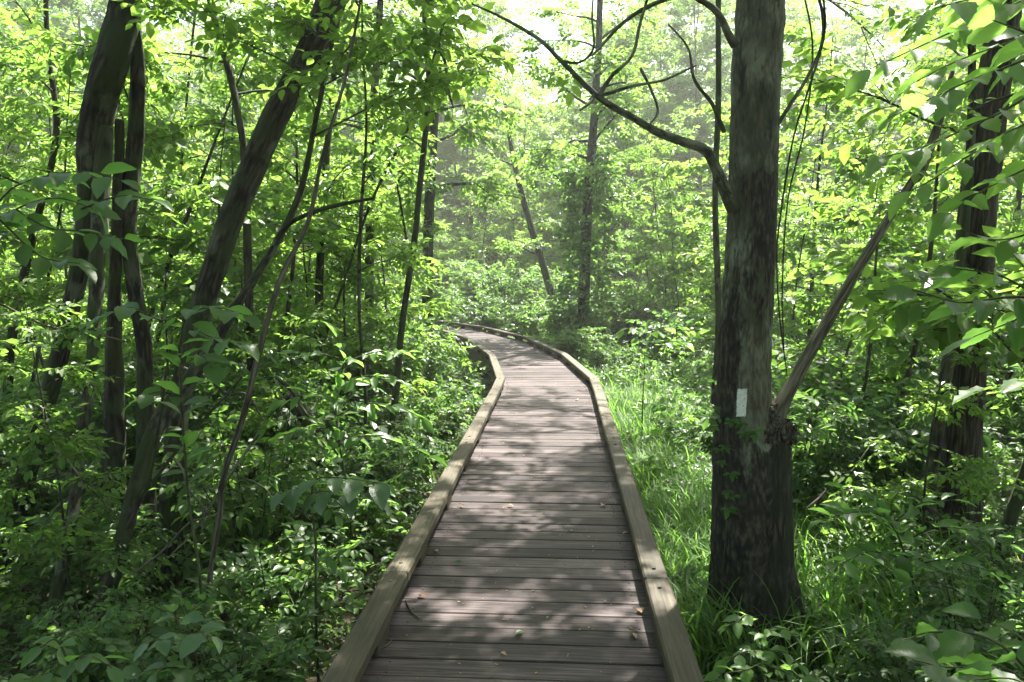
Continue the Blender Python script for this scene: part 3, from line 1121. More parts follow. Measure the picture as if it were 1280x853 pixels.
# --- clump of stems at the left
SLIM = .70
stems = [[(12, 740, 40, 5.3), (22, 640, 34, 5.3), (42, 560, 32, 5.25), (66, 475, 30, 5.25), (85, 400, 31, 5.2), (100, 330, 33, 5.2), (112, 250, 43, 5.2), (116, 185, 52, 5.2), (126, 120, 55, 5.2), (144, 60, 56, 5.2), (158, 0, 54, 5.25), (170, -120, 50, 5.3), (185, -400, 42, 5.4), (190, -800, 30, 5.5), (180, -1300, 12, 5.5)]]
r3, l3 = root_at(stems[0], 'forked_tree', 'big dark tree of several stems joining above head height, at the left edge', 'tree')
_, PP3, RR3, _m = traced_part('trunk', stems[0], M['bark_dark'], r3, 22, .08, .2, 110, loc=l3)
for L in ([(56, 845, 34, 4.15), (64, 790, 27, 4.2), (72, 740, 24, 4.3), (84, 680, 22, 4.4), (96, 600, 20, 4.6), (109, 500, 20, 4.75), (117, 430, 21, 4.85), (119, 380, 24, 4.92), (123, 300, 28, 5.0), (128, 220, 30, 5.1), (132, 160, 26, 5.18)],
          [(184, 730, 40, 5.5), (183, 620, 32, 5.5), (181, 500, 28, 5.5), (180, 430, 27, 5.5), (169, 365, 26, 5.48), (161, 300, 26, 5.45), (165, 225, 29, 5.4), (170, 150, 26, 5.35), (172, 70, 24, 5.3), (165, 0, 20, 5.28)],
          [(143, 640, 40, 5.6), (143, 500, 34, 5.6), (142, 440, 29, 5.55), (143, 380, 23, 5.5), (145, 300, 20, 5.4), (148, 220, 18, 5.35), (150, 150, 16, 5.3)]):
    traced_part('side_stem', L, M['bark_dark'] if L[0][0] != 143 else M['bark_far'], r3, 16, .09, .25, 70, loc=l3)
hero_crown(r3, l3, PP3, RR3, 41, 16, .72, 3.0, .45, .27, 18, T_mid, 'leaf_canopy', .45, 'bark_dark', limb_r=.3)

# --- leaning dark trunk
L = [(213, 748, 60, 5.15), (213, 680, 42, 5.2), (215, 600, 36, 5.3), (223, 520, 38, 5.4), (237, 440, 40, 5.5), (249, 400, 40, 5.55), (266, 340, 42, 5.6), (290, 270, 44, 5.65), (318, 205, 46, 5.7), (351, 132, 48, 5.75), (385, 70, 50, 5.8), (414, 0, 52, 5.9), (450, -90, 50, 6.0), (490, -300, 44, 6.2), (500, -700, 32, 6.4), (490, -1200, 12, 6.5)]
r4, l4 = root_at(L, 'leaning_tree', 'thick dark trunk leaning up to the right from the left undergrowth', 'tree')
_, PP4, RR4, _m = traced_part('trunk', L, M['bark_dark'], r4, 22, .08, .2, 110, loc=l4)
hero_crown(r4, l4, PP4, RR4, 43, 15, .86, 2.8, .5, .27, 18, T_mid, 'leaf_canopy', .5, 'bark_dark', limb_r=.3)
L = [(72, 865, 40, 4.0), (88, 830, 34, 4.05), (111, 785, 31, 4.1), (141, 722, 29, 4.2), (157, 663, 28, 4.3), (177, 587, 28, 4.4), (203, 520, 29, 4.5), (243, 465, 26, 4.6), (268, 430, 22, 4.7), (297, 380, 17, 4.8), (345, 305, 13, 5.0), (375, 240, 11, 5.1), (395, 150, 9, 5.2), (420, 20, 7, 5.3), (440, -150, 4, 5.4)]
r_, l_ = root_at(L, 'crooked_tree', 'narrow crooked trunk crossing in front of the leaning trunk, forked above', 'tree')
_, PP, RR, _m = traced_part('trunk', L, M['bark_dark'], r_, 16, .09, .25, 100, loc=l_)
traced_part('branch', [(340, 312, 11, 4.98), (356, 285, 9, 5.0), (385, 268, 8, 4.95), (425, 256, 7, 4.9), (468, 248, 4, 4.85)], M['bark_dark'], r_, 8, .06, 0, 24, loc=l_)
traced_part('branch', [(160, 660, 8, 4.25), (185, 600, 7, 4.2), (198, 540, 6, 4.15), (207, 470, 5, 4.1), (216, 420, 3, 4.1)], M['bark_far'], r_, 8, .06, 0, 24, loc=l_)
hero_crown(r_, l_, PP, RR, 45, 9, .84, 1.2, .4, .25, 13, T_mid, 'leaf_canopy', .5, 'bark_dark')
L = [(262, 745, 11, 4.15), (264, 709, 10, 4.15), (274, 648, 10, 4.18), (279, 597, 10.5, 4.2), (304, 521, 11, 4.25), (329, 420, 11, 4.3), (352, 345, 10, 4.35), (385, 278, 8, 4.4), (402, 200, 7, 4.45), (432, 95, 6, 4.5), (455, -30, 4, 4.55), (465, -160, 2, 4.6)]
r_, l_ = root_at(L, 'pale_sapling', 'thin pale brown sapling bowing past the thick leaning trunk', 'sapling')
_, PP, RR, _m = traced_part('trunk', L, M['bark_wood'], r_, 8, .05, .1, 60, loc=l_)
hero_crown(r_, l_, PP, RR, 46, 6, .86, .6, .4, .22, 12, T_near, 'leaf_canopy', .55, 'bark_far')

# --- sinuous sapling and thin stems
SLIM = .84


def thin_tree(L, name, label, cat, bark, seed, nl=7, f0=.45, reach=1.2, ssc=.25, dens=11, T=T_mid, tint=.5, leaf='leaf_canopy', group=None, extra=(), f1=1.0):
    r, l = root_at(L, name, label, cat, group)
    _, PP, RR, _m = traced_part('trunk', L, M[bark], r, 10, .07, .2, 60, loc=l)
    for e in extra:
        traced_part('branch', e, M[bark], r, 7, .05, 0, 24, loc=l)
    if nl:
        hero_crown(r, l, PP, RR, seed, nl, f0, reach, .35, ssc, dens, T, leaf, tint, bark, f1=f1)
    return r


thin_tree([(487, 590, 12, 8.5), (490, 540, 11, 8.5), (496, 480, 11, 8.5), (503, 403, 10, 8.5), (514, 330, 9, 8.5), (519, 295, 9, 8.5), (524, 240, 9, 8.5), (532, 165, 9, 8.5), (536, 100, 8, 8.5), (530, 20, 7, 8.5), (535, -60, 6, 8.6), (530, -250, 3, 8.6)],
          'wavy_sapling', 'thin dark sapling with a wavy stem between the leaning trunk and the bend', 'sapling', 'bark_dark', 51, 8, .6, 1.2,
          extra=([(528, 30, 6, 8.5), (538, 50, 5.5, 8.45), (555, 74, 5, 8.4), (561, 114, 4.5, 8.4), (567, 136, 2, 8.4)], [(508, 300, 4, 8.5), (500, 250, 3.5, 8.4), (497, 230, 3, 8.4), (505, 215, 2, 8.3)]))
ivy_tree = thin_tree([(728, 452, 26, 19), (730, 380, 18, 19), (732, 300, 16, 19), (737, 220, 14, 19), (743, 140, 12, 19), (748, 60, 10, 19), (752, -60, 9, 19)],
          'ivy_tree', 'dark upright tree wrapped in leaves at the outside of the boardwalk bend', 'tree', 'bark_dark', 52, 20, .42, 2.2, .36, 8, T_can, .55)
rg = np.random.default_rng(6)
m_ = MB()
n_ = 460
q = rg.uniform(0, 1, n_)
pc = np.array([at(728 + 10 * u, 452 - 260 * u, 19) for u in q])
a_ = rg.uniform(0, 6.28, n_)
rr_ = rg.uniform(.12, .5, n_) * (1.1 - .5 * q)
dd_ = np.column_stack([np.cos(a_), np.sin(a_), rg.normal(-.1, .4, n_)])
add_sprigs(m_, T_can, pc + dd_ * rr_[:, None] * np.array([1, 1, .2]), dd_, rg.uniform(.3, .5, n_), rg.normal(.4, .12, n_), rg)
m_.v = [v - np.array(ivy_tree.location) for v in m_.v]
m_.build('ivy_leaves', [M['leaf_shrub'], M['twig']], ivy_tree)
thin_tree([(712, 445, 14, 23.5), (705, 425, 12, 23.5), (697, 393, 12, 23.5), (682, 343, 11, 23.5), (666, 290, 10, 23.5), (652, 242, 9, 23.5), (640, 190, 7, 23.5), (632, 130, 5, 23.5)],
          'leaning_tree', 'slanting dark trunk just left of the leaf-wrapped tree at the bend', 'tree', 'bark_dark', 53, 8, .45, 1.5, .34, 6, T_can, .5)
thin_tree([(890, 560, 11, 9), (894, 480, 10, 9), (898, 390, 9, 9), (894, 250, 9, 9), (898, 120, 8.5, 9), (898, 0, 8, 9), (902, -150, 7, 9), (905, -330, 6, 9), (915, -600, 3, 9)],
          'thin_tree', 'thin dark upright stem showing just left of the blazed trunk', 'tree', 'bark_dark', 54, 17, .66, 2.4, .25, 20)
thin_tree([(1066, 590, 6, 7), (1072, 540, 6, 7), (1083, 470, 5, 7), (1090, 410, 5, 7), (1094, 340, 4, 7), (1100, 260, 2.5, 7)],
          'thin_sapling', 'thin bare dark sapling in the greenery below the leaning branch', 'sapling', 'bark_dark', 55, 5, .5, .7, .3, 7)
thin_tree([(1112, 600, 10, 7.6), (1118, 548, 9, 7.6), (1133, 478, 9, 7.6), (1148, 415, 8, 7.6), (1160, 340, 7, 7.6), (1170, 240, 5, 7.6), (1176, 120, 3, 7.6)],
          'thin_sapling', 'leaning mossy sapling between the blazed tree and the ridged tree', 'sapling', 'bark_far', 56, 8, .45, 1.0, .32, 7)
thin_tree([(318, 640, 15, 7.2), (315, 500, 13, 7.2), (310, 330, 12, 7.2), (306, 205, 11, 7.2), (299, 150, 10, 7.2), (284, 80, 10, 7.2), (262, 0, 9, 7.2), (245, -100, 7, 7.2), (235, -300, 4, 7.2)],
          'thin_tree', 'slim straight stem rising behind the thick leaning trunk', 'tree', 'bark_far', 57, 9, .55, 1.4)
thin_tree([(465, 545, 15, 12), (462, 400, 14, 12), (463, 250, 13, 12), (466, 150, 12, 12), (472, 60, 11, 12), (478, -60, 8, 12), (480, -250, 4, 12)],
          'thin_tree', 'straight dark stem behind the wavy sapling, upper left of the path', 'tree', 'bark_dark', 58, 12, .45, 1.8, .3, 11)
thin_tree([(532, 500, 18, 15), (534, 400, 17, 15), (536, 280, 16, 15), (540, 190, 15, 15), (546, 100, 13, 15), (552, 0, 11, 15), (556, -120, 7, 15)],
          'thin_tree', 'grey-brown trunk beyond the wavy sapling, left of the bend', 'tree', 'bark_dark', 59, 15, .4, 2.2, .36, 11, T_can)
thin_tree([(396, 560, 14, 9.5), (398, 440, 13, 9.5), (400, 330, 12, 9.5), (408, 200, 10, 9.5), (420, 60, 8, 9.5), (428, -80, 5, 9.5)],
          'thin_tree', 'upright dark stem seen just right of the crooked tree fork', 'tree', 'bark_dark', 60, 10, .4, 1.5, .26, 11)
thin_tree([(6, 560, 14, 8), (15, 420, 13, 8), (40, 300, 11, 8), (70, 170, 9, 8), (60, 60, 8, 8), (55, -60, 6, 8)],
          'thin_tree', 'slim stem at the far left edge behind the forked tree', 'tree', 'bark_far', 61, 10, .35, 1.4, .26, 11)

thin_tree([(944, 560, 24, 12.3), (944, 400, 22, 12.3), (940, 200, 20, 12.3), (932, 0, 18, 12.3), (915, -150, 14, 12.3), (900, -330, 8, 12.3)],  # hidden tree added so its crown breaks the sun on the deck into dapples
          'shade_tree', 'slim tree added hidden behind the blazed trunk, its crown there to dapple the path', 'tree', 'bark_far', 62, 14, .62, 2.9, .25, 4.5)

# thin stems among the left trunks
rv = np.random.default_rng(23)
for k_ in range(5):
    x0_ = rv.uniform(60, 470)
    d_ = rv.uniform(6.0, 11)
    ln_ = rv.normal(50, 90)
    L = [(x0_ + ln_ * u + rv.normal(0, 5), 640 - (d_ - 6) * 12 - 700 * u, (9 - 6 * u) * rv.uniform(.6, 1.0), d_) for u in np.linspace(0, 1, 7)]
    thin_tree(L, 'thin_sapling', 'one of the many thin dark stems rising among the leaning trunks on the left', 'sapling', 'bark_dark', 200 + k_, 7, .35, .8, .22, 11, group='thin stems among the left trunks')

SLIM = 1.0
# hanging vines by the blazed tree
for L, lab in (([(1026, -30, 3, 4.2), (1031, 40, 3, 4.2), (1011, 111, 2.6, 4.2), (991, 176, 2.6, 4.22), (974, 282, 2.4, 4.25), (971, 328, 2.2, 4.25), (975, 400, 2, 4.25), (984, 470, 1.6, 4.3)], 'dark thin vine hanging close along the right side of the blazed trunk'),
               ([(1000, -30, 2.4, 4.3), (1016, 60, 2.4, 4.3), (1006, 160, 2.2, 4.32), (985, 250, 2.2, 4.35), (978, 360, 2, 4.35), (980, 440, 1.6, 4.35)], 'thinnest of the vines hanging down beside the blazed trunk')):
    P, R = trace(L)
    m_ = MB()
    tube(m_, P, R, 5, 0, .1, np.random.default_rng(3), n=50)
    tag(m_.build('hanging_vine', M['bark_dark'], None, P[0]), lab, 'vine', 'vines beside the blazed tree')

# fallen wood at the left
for L, nm, lab in (([(-60, 640, 40, 6.4), (0, 580, 32, 6.8), (45, 545, 27, 7.1), (85, 515, 20, 7.4), (118, 488, 12, 7.8)], 'fallen_log', 'broken brown log slanting out of the left undergrowth behind the forked tree'),
                   ([(-30, 572, 8, 5.6), (10, 579, 8, 5.6), (50, 588, 7, 5.6), (90, 596, 6, 5.6), (120, 604, 3, 5.6)], 'fallen_branch', 'thin dead branch lying level in front of the broken log'),
                   ([(345, 480, 22, 7.0), (372, 510, 20, 6.9), (395, 545, 18, 6.8), (410, 590, 16, 6.7)], 'fallen_log', 'dark dead limb sloping down through the shrubs right of the pale sapling'),
                   ([(0, 380, 3, 4.4), (60, 408, 3, 4.4), (120, 418, 2.6, 4.4), (160, 428, 1.6, 4.4)], 'bare_twig', 'long thin grey twig crossing the forked tree stems')):
    P, R = trace(L)
    m_ = MB()
    tube(m_, P, R, 12, 0, .1, np.random.default_rng(5), n=40)
    tag(m_.build(nm, M['bark_dark'] if 'dark' in lab else M['bark_wood'], None, P[0]), lab, 'dead wood')


# dead sticks caught in the undergrowth
rk = np.random.default_rng(19)
for (a, b, d0, d1, w_) in [((150, 655), (300, 470), 4.4, 4.6, 5), ((60, 640), (200, 560), 4.9, 4.6, 4), ((330, 545), (205, 700), 4.6, 4.3, 4), ((230, 455), (330, 520), 5.0, 5.3, 4),
                           ((20, 500), (140, 640), 4.6, 4.4, 4), ((300, 600), (390, 650), 4.4, 4.2, 3), ((170, 720), (260, 640), 4.0, 4.2, 4), ((215, 560), (255, 665), 4.5, 4.4, 4),
                           ((350, 470), (420, 560), 5.6, 5.4, 5), ((60, 470), (20, 380), 5.6, 5.6, 4), ((1150, 620), (1240, 700), 4.6, 4.4, 4), ((1010, 640), (1080, 560), 5.2, 5.6, 3)]:
    k = 5
    L = [(a[0] + (b[0] - a[0]) * u + rk.normal(0, 4), a[1] + (b[1] - a[1]) * u + rk.normal(0, 5), d0 + (d1 - d0) * u, ) for u in np.linspace(0, 1, k)]
    P, R = trace([(q[0], q[1], w_ * (1 - .6 * i_ / k), q[2]) for i_, q in enumerate(L)])
    m_ = MB()
    tube(m_, P, R, 6, 0, .12, rk, n=22)
    lf_side = a[0] < 640
    tag(m_.build('dead_stick', M['bark_wood'] if w_ == 4 else M['bark_dark'], None, P[0]),
        'one of the thin dead sticks caught among the dark stems of the left undergrowth' if lf_side else 'one of the thin dead sticks in the shrubs right of the blazed tree', 'stick',
        'dead sticks in the left undergrowth' if lf_side else 'dead sticks right of the blazed tree')

# ------------------------------------------------------------------ close leafy branches
def leafy(name, label, cat, branches, leaf_len, mat_leaf, seed, w=.30, serr=0.0, stem_r=.006, tint=.5, gap=.55, group=None, droop=-.25, ground=True, skip=0, tilt=.25):
    """branches: lists of (px,py,distance); big single leaves alternate along each"""
    rng = np.random.default_rng(seed)
    b0 = at(*branches[0][0])
    base = np.array([b0[0], b0[1], float(gz(b0[0], b0[1]))]) if ground else b0
    r = thing(name, label, cat, base, group)
    ms, ml = MB(), MB()
    lfs = [leaf_fine(w * rng.uniform(.88, 1.12), rng.uniform(.05, .2), rng.uniform(.05, .35), 11 if serr else 9, rng.uniform(.005, .03), serr) for _ in range(5)]
    for bi, br in enumerate(branches):
        P = np.array([at(*q) for q in br])
        n = max(10, len(br) * 6)
        R = np.linspace(stem_r, stem_r * .3, len(P)) * (1 if bi == 0 else .7)
        C, RR = tube(ms, P, R, 6, 0, 0, rng, n=n, cap=False)
        Ls = np.linalg.norm(np.diff(C, axis=0), axis=1)
        arcs = np.concatenate([[0], np.cumsum(Ls)])
        if bi == 0 and skip:
            continue
        s_ = leaf_len * .3
        side = 1
        while s_ <= arcs[-1] + .001:
            k = min(len(C) - 1, int(np.searchsorted(arcs, s_)))
            t = norm(C[min(k + 1, len(C) - 1)] - C[max(k - 1, 0)])
            y = norm(np.cross([0, 0, 1.0], t))
            a = math.radians(52 + rng.normal(0, 12))
            last = s_ + leaf_len * gap > arcs[-1]
            d = t if last else t * math.cos(a) + y * math.sin(a) * side
            d = norm(d + np.array([0, 0, droop + rng.normal(0, tilt)]))
            Rm = rotm(d[None], roll=rng.normal(0, .4))[0]
            lf_ = lfs[rng.integers(5)]
            sz = leaf_len * rng.uniform(.7, 1.15)
            ml.add(lf_[0] @ Rm.T * sz + C[k] + d * leaf_len * .06, lf_[1], 0, rng.normal(tint, .1), lf_[2])
            q = C[k]
            tube(ms, [q, q + d * leaf_len * .08], [.0016, .0012], 4, 0, 0, rng, cap=False)
            side *= -1
            s_ += leaf_len * gap * rng.uniform(.75, 1.25)
    if ground:
        P = np.array([base - (0, 0, .05), base * .5 + b0 * .5 + rng.normal(0, .03, 3), b0])
        tube(ms, P, [stem_r * 1.5, stem_r * 1.2, stem_r], 6, 0, 0, rng, n=12, cap=False)
    for q in (ms, ml):
        q.v = [v - base for v in q.v]
    ms.build('stem', M['twig'], r)
    ml.build('leaves', M[mat_leaf], r)
    return r


leafy('elm_sapling', 'young tree with large toothed bright leaves hanging over the upper right', 'sapling',
      [[(1370, 330, 2.5), (1340, 150, 2.4), (1320, 20, 2.3), (1300, -80, 2.3)],
       [(1345, 40, 2.4), (1280, 75, 2.3), (1215, 100, 2.25), (1160, 125, 2.2), (1105, 150, 2.15)],
       [(1330, 90, 2.4), (1270, 130, 2.35), (1210, 160, 2.3), (1150, 185, 2.25), (1110, 195, 2.2)],
       [(1320, -20, 2.4), (1250, 15, 2.4), (1190, 40, 2.35), (1135, 65, 2.3), (1090, 85, 2.3)],
       [(1330, 190, 2.4), (1275, 215, 2.3), (1225, 240, 2.25), (1190, 265, 2.2)],
       [(1345, 250, 2.3), (1290, 290, 2.3), (1240, 300, 2.3), (1200, 285, 2.3)],
       [(1320, -40, 2.2), (1260, -10, 2.1), (1210, 0, 2.05), (1170, 10, 2.0)],
       [(1340, 120, 2.0), (1290, 150, 2.0), (1250, 170, 2.0)], [(1350, 20, 2.6), (1270, 50, 2.6), (1200, 75, 2.55), (1140, 105, 2.5)],
       [(1345, 140, 2.6), (1280, 165, 2.6), (1220, 190, 2.55), (1165, 225, 2.5), (1135, 240, 2.5)], [(1330, 60, 1.9), (1280, 40, 1.85), (1240, 25, 1.8)]],
      0.102, 'leaf_broad', 71, w=.31, serr=.045, tint=.75, gap=.36, skip=1)
leafy('elm_sapling', 'shaded leafy branch of broad leaves crossing in front of the ridged trunk', 'sapling',
      [[(1390, 400, 2.4), (1330, 375, 2.3), (1260, 372, 2.25), (1200, 378, 2.2), (1140, 362, 2.15)], [(1330, 375, 2.3), (1270, 400, 2.3), (1220, 420, 2.3)], [(1300, 372, 2.3), (1250, 345, 2.3), (1190, 335, 2.3)]],
      .12, 'leaf_broad', 72, w=.29, serr=.05, tint=.35, gap=.5)
leafy('broadleaf_shrub', 'shrub of large toothed drooping leaves in the lower right corner', 'shrub',
      [[(1330, 960, 2.0), (1300, 860, 2.1), (1240, 800, 2.2), (1170, 790, 2.25), (1130, 800, 2.2)], [(1300, 860, 2.1), (1240, 830, 2.1), (1190, 835, 2.05), (1140, 825, 2.0)],
       [(1310, 850, 2.1), (1280, 800, 2.3), (1230, 775, 2.4)], [(1320, 880, 2.0), (1270, 850, 1.95), (1220, 850, 1.9)]],
      .125, 'leaf_broad', 74, w=.31, serr=.05, tint=.35, gap=.5)
leafy('seedling', 'small plant with paired oval leaves at the foot of the blazed tree', 'seedling',
      [[(960, 850, 3.5), (950, 800, 3.5), (935, 770, 3.45), (920, 778, 3.4), (905, 785, 3.35)], [(950, 800, 3.5), (965, 785, 3.4), (985, 790, 3.35), (1000, 800, 3.3)],
       [(950, 815, 3.4), (930, 815, 3.3), (908, 825, 3.25)], [(955, 815, 3.4), (980, 815, 3.3), (1000, 830, 3.25)], [(950, 830, 3.3), (930, 838, 3.2), (900, 842, 3.15)], [(955, 830, 3.3), (985, 842, 3.2), (1010, 850, 3.15)]],
      .075, 'leaf_broad', 75, w=.30, tint=.6, gap=.45)
leafy('broadleaf_sapling', 'sapling with long drooping leaves catching the sun left of the rail', 'sapling',
      [[(440, 640, 5.4), (425, 560, 5.4), (420, 500, 5.4), (430, 450, 5.4), (420, 420, 5.4)], [(422, 520, 5.4), (455, 505, 5.2), (500, 510, 5.1), (530, 525, 5.0)], [(424, 480, 5.4), (460, 470, 5.2), (500, 475, 5.1)],
       [(420, 500, 5.4), (390, 490, 5.2), (360, 500, 5.1)], [(428, 455, 5.4), (470, 440, 5.3), (510, 440, 5.2)], [(428, 550, 5.4), (465, 545, 5.1), (515, 560, 5.0), (545, 575, 4.9)], [(425, 540, 5.4), (390, 535, 5.2), (350, 545, 5.0)], [(430, 450, 5.4), (390, 440, 5.3), (365, 445, 5.2)]],
      .14, 'leaf_broad', 76, w=.24, tint=.65, gap=.34, stem_r=.009)
leafy('broadleaf_sapling', 'pale broad wilting leaves on one low stem beside the left rail', 'sapling',
      [[(395, 680, 3.9), (390, 630, 3.8), (395, 600, 3.7), (430, 598, 3.6), (480, 605, 3.5)], [(392, 615, 3.8), (415, 615, 3.6), (460, 622, 3.5)], [(392, 620, 3.8), (370, 610, 3.7), (350, 618, 3.6)]],
      .15, 'leaf_pale', 77, w=.32, tint=.6, gap=.4, tilt=.12)
leafy('seedling', 'rounded glossy leaves of a low plant at the bottom left', 'seedling',
      [[(235, 850, 3.0), (228, 810, 3.0), (222, 775, 2.95), (215, 765, 2.9)], [(228, 810, 3.0), (200, 800, 2.9), (180, 805, 2.85)], [(228, 800, 3.0), (250, 790, 2.9), (265, 795, 2.85)], [(230, 835, 3.0), (205, 835, 2.9), (180, 840, 2.85)]],
      .10, 'leaf_pale', 78, w=.36, tint=.5, gap=.5)
leafy('seedling', 'low broad-leaved plant in the bottom left corner', 'seedling',
      [[(90, 870, 2.9), (85, 830, 2.9), (70, 800, 2.85), (50, 810, 2.8)], [(85, 835, 2.9), (110, 820, 2.8), (140, 835, 2.75)], [(88, 850, 2.9), (60, 842, 2.8), (30, 850, 2.7)]],
      .10, 'leaf_broad', 79, w=.33, tint=.4, gap=.5)
leafy('broadleaf_sapling', 'layered broad leaves reaching in front of the forked tree', 'sapling',
      [[(-60, 420, 3.4), (-30, 300, 3.3), (20, 262, 3.2), (70, 248, 3.1), (120, 262, 3.0)], [(20, 262, 3.2), (60, 285, 3.1), (110, 290, 3.0), (160, 300, 2.95)], [(-30, 300, 3.3), (10, 240, 3.2), (60, 220, 3.1), (110, 215, 3.05), (150, 225, 3.0)],
       [(0, 275, 3.2), (50, 320, 3.2), (100, 330, 3.1)], [(100, 262, 3.0), (150, 245, 2.95), (190, 250, 2.9)]],
      .12, 'leaf_broad', 80, w=.27, tint=.5, gap=.45, droop=-.15)
leafy('broadleaf_sapling', 'spray of broad leaves at the crossing of the leaning and crooked trunks', 'sapling',
      [[(235, 620, 3.9), (228, 520, 3.8), (225, 440, 3.7), (235, 395, 3.65), (270, 385, 3.6), (310, 395, 3.5)], [(235, 395, 3.65), (200, 400, 3.6), (165, 385, 3.5), (135, 392, 3.45)], [(226, 460, 3.7), (250, 445, 3.6), (265, 460, 3.5)], [(228, 500, 3.8), (200, 490, 3.7), (170, 500, 3.6)], [(232, 400, 3.7), (260, 420, 3.6), (300, 425, 3.5)]],
      .13, 'leaf_broad', 81, w=.34, tint=.35, gap=.45, droop=-.12)
leafy('broadleaf_sapling', 'single bright seedling with starry leaves in the grass right of the bend', 'seedling',
      [[(805, 470, 8.5), (806, 440, 8.5), (808, 415, 8.5)], [(807, 418, 8.5), (790, 410, 8.4), (775, 415, 8.3)], [(807, 418, 8.5), (835, 410, 8.4), (860, 415, 8.3)], [(806, 425, 8.5), (850, 428, 8.3), (870, 420, 8.2)]],
      .16, 'leaf_broad', 82, w=.25, tint=.8, gap=.4)
leafy('broadleaf_sapling', 'flat horizontal sprays of shaded leaves below the ridged tree', 'sapling',
      [[(1150, 760, 4.2), (1130, 690, 4.1), (1110, 650, 4.0), (1070, 640, 3.8), (1030, 650, 3.7)], [(1125, 680, 4.1), (1170, 660, 3.9), (1220, 665, 3.7), (1260, 680, 3.6)], [(1135, 700, 4.1), (1090, 690, 3.8), (1050, 705, 3.6)], [(1135, 710, 4.1), (1180, 700, 3.8), (1240, 715, 3.6)],
       [(1115, 655, 4.0), (1150, 630, 3.9), (1190, 625, 3.8)], [(1120, 665, 4.0), (1090, 625, 4.0), (1050, 610, 4.0)]],
      .12, 'leaf_broad', 83, w=.27, tint=.35, gap=.36, droop=-.05, stem_r=.007)

# ------------------------------------------------------------------ shrubs, saplings and woodland
P_shA = proto_shrub('low_shrub', 'shrub', 101, .75, 16, .5, .26, 9, T_nsm, tint=.5, smooth=True)
P_shB = proto_shrub('leafy_shrub', 'shrub', 102, 1.15, 18, .6, .25, 14, T_near, tint=.5, smooth=True)
P_shC = proto_shrub('leafy_shrub', 'shrub', 103, 1.6, 24, .85, .27, 22, T_mid, tint=.5)
P_shD = proto_shrub('low_shrub', 'shrub', 104, .9, 26, .75, .25, 16, T_small, tint=.55)
P_sapA = proto_tree('sapling', 'sapling', 111, 3.6, .022, 14, .2, .95, .18, .28, 15, T_mid, 'bark_far', tint=.5, sub=3, flare=.1, lump=.03, seg=7, roll=.3)
P_sapB = proto_tree('sapling', 'sapling', 112, 4.8, .03, 17, .18, 1.2, .2, .31, 16, T_long, 'bark_far', tint=.62, sub=3, flare=.1, lump=.03, seg=7, roll=.3)
P_sapC = proto_tree('sapling', 'sapling', 113, 4.2, .026, 15, .2, 1.1, .12, .34, 12, T_round, 'bark_far', tint=.42, sub=3, flare=.1, lump=.03, seg=7, roll=.25)
P_shE = proto_shrub('leafy_shrub', 'shrub', 105, 1.2, 20, .7, .36, 11, T_round, tint=.36)
P_trA = proto_tree('woodland_tree', 'tree', 121, 9.5, .10, 24, .15, 2.6, .3, .40, 13, T_can, tint=.5, sub=5)
P_trB = proto_tree('woodland_tree', 'tree', 122, 12.5, .13, 26, .2, 3.0, .4, .42, 12, T_can, tint=.5, sub=5)
P_trC = proto_tree('woodland_tree', 'tree', 123, 7.0, .06, 20, .12, 2.0, .25, .37, 14, T_can, tint=.58, sub=5)
P_trD = proto_tree('woodland_tree', 'tree', 124, 14, .15, 24, .35, 3.2, .5, .42, 12, T_can, tint=.48, sub=5)

rg = np.random.default_rng(77)
taken = []


def free(x, y, d):
    return all((x - a) ** 2 + (y - b) ** 2 > d * d for a, b in taken)


def put(P, x, y, sc, label, group=None, rz=None):
    taken.append((x, y))
    rz = rg.uniform(0, 6.28) if rz is None else rz
    return P.place(x, y, rz, (sc, sc, sc * rg.uniform(.92, 1.1)), label, group)


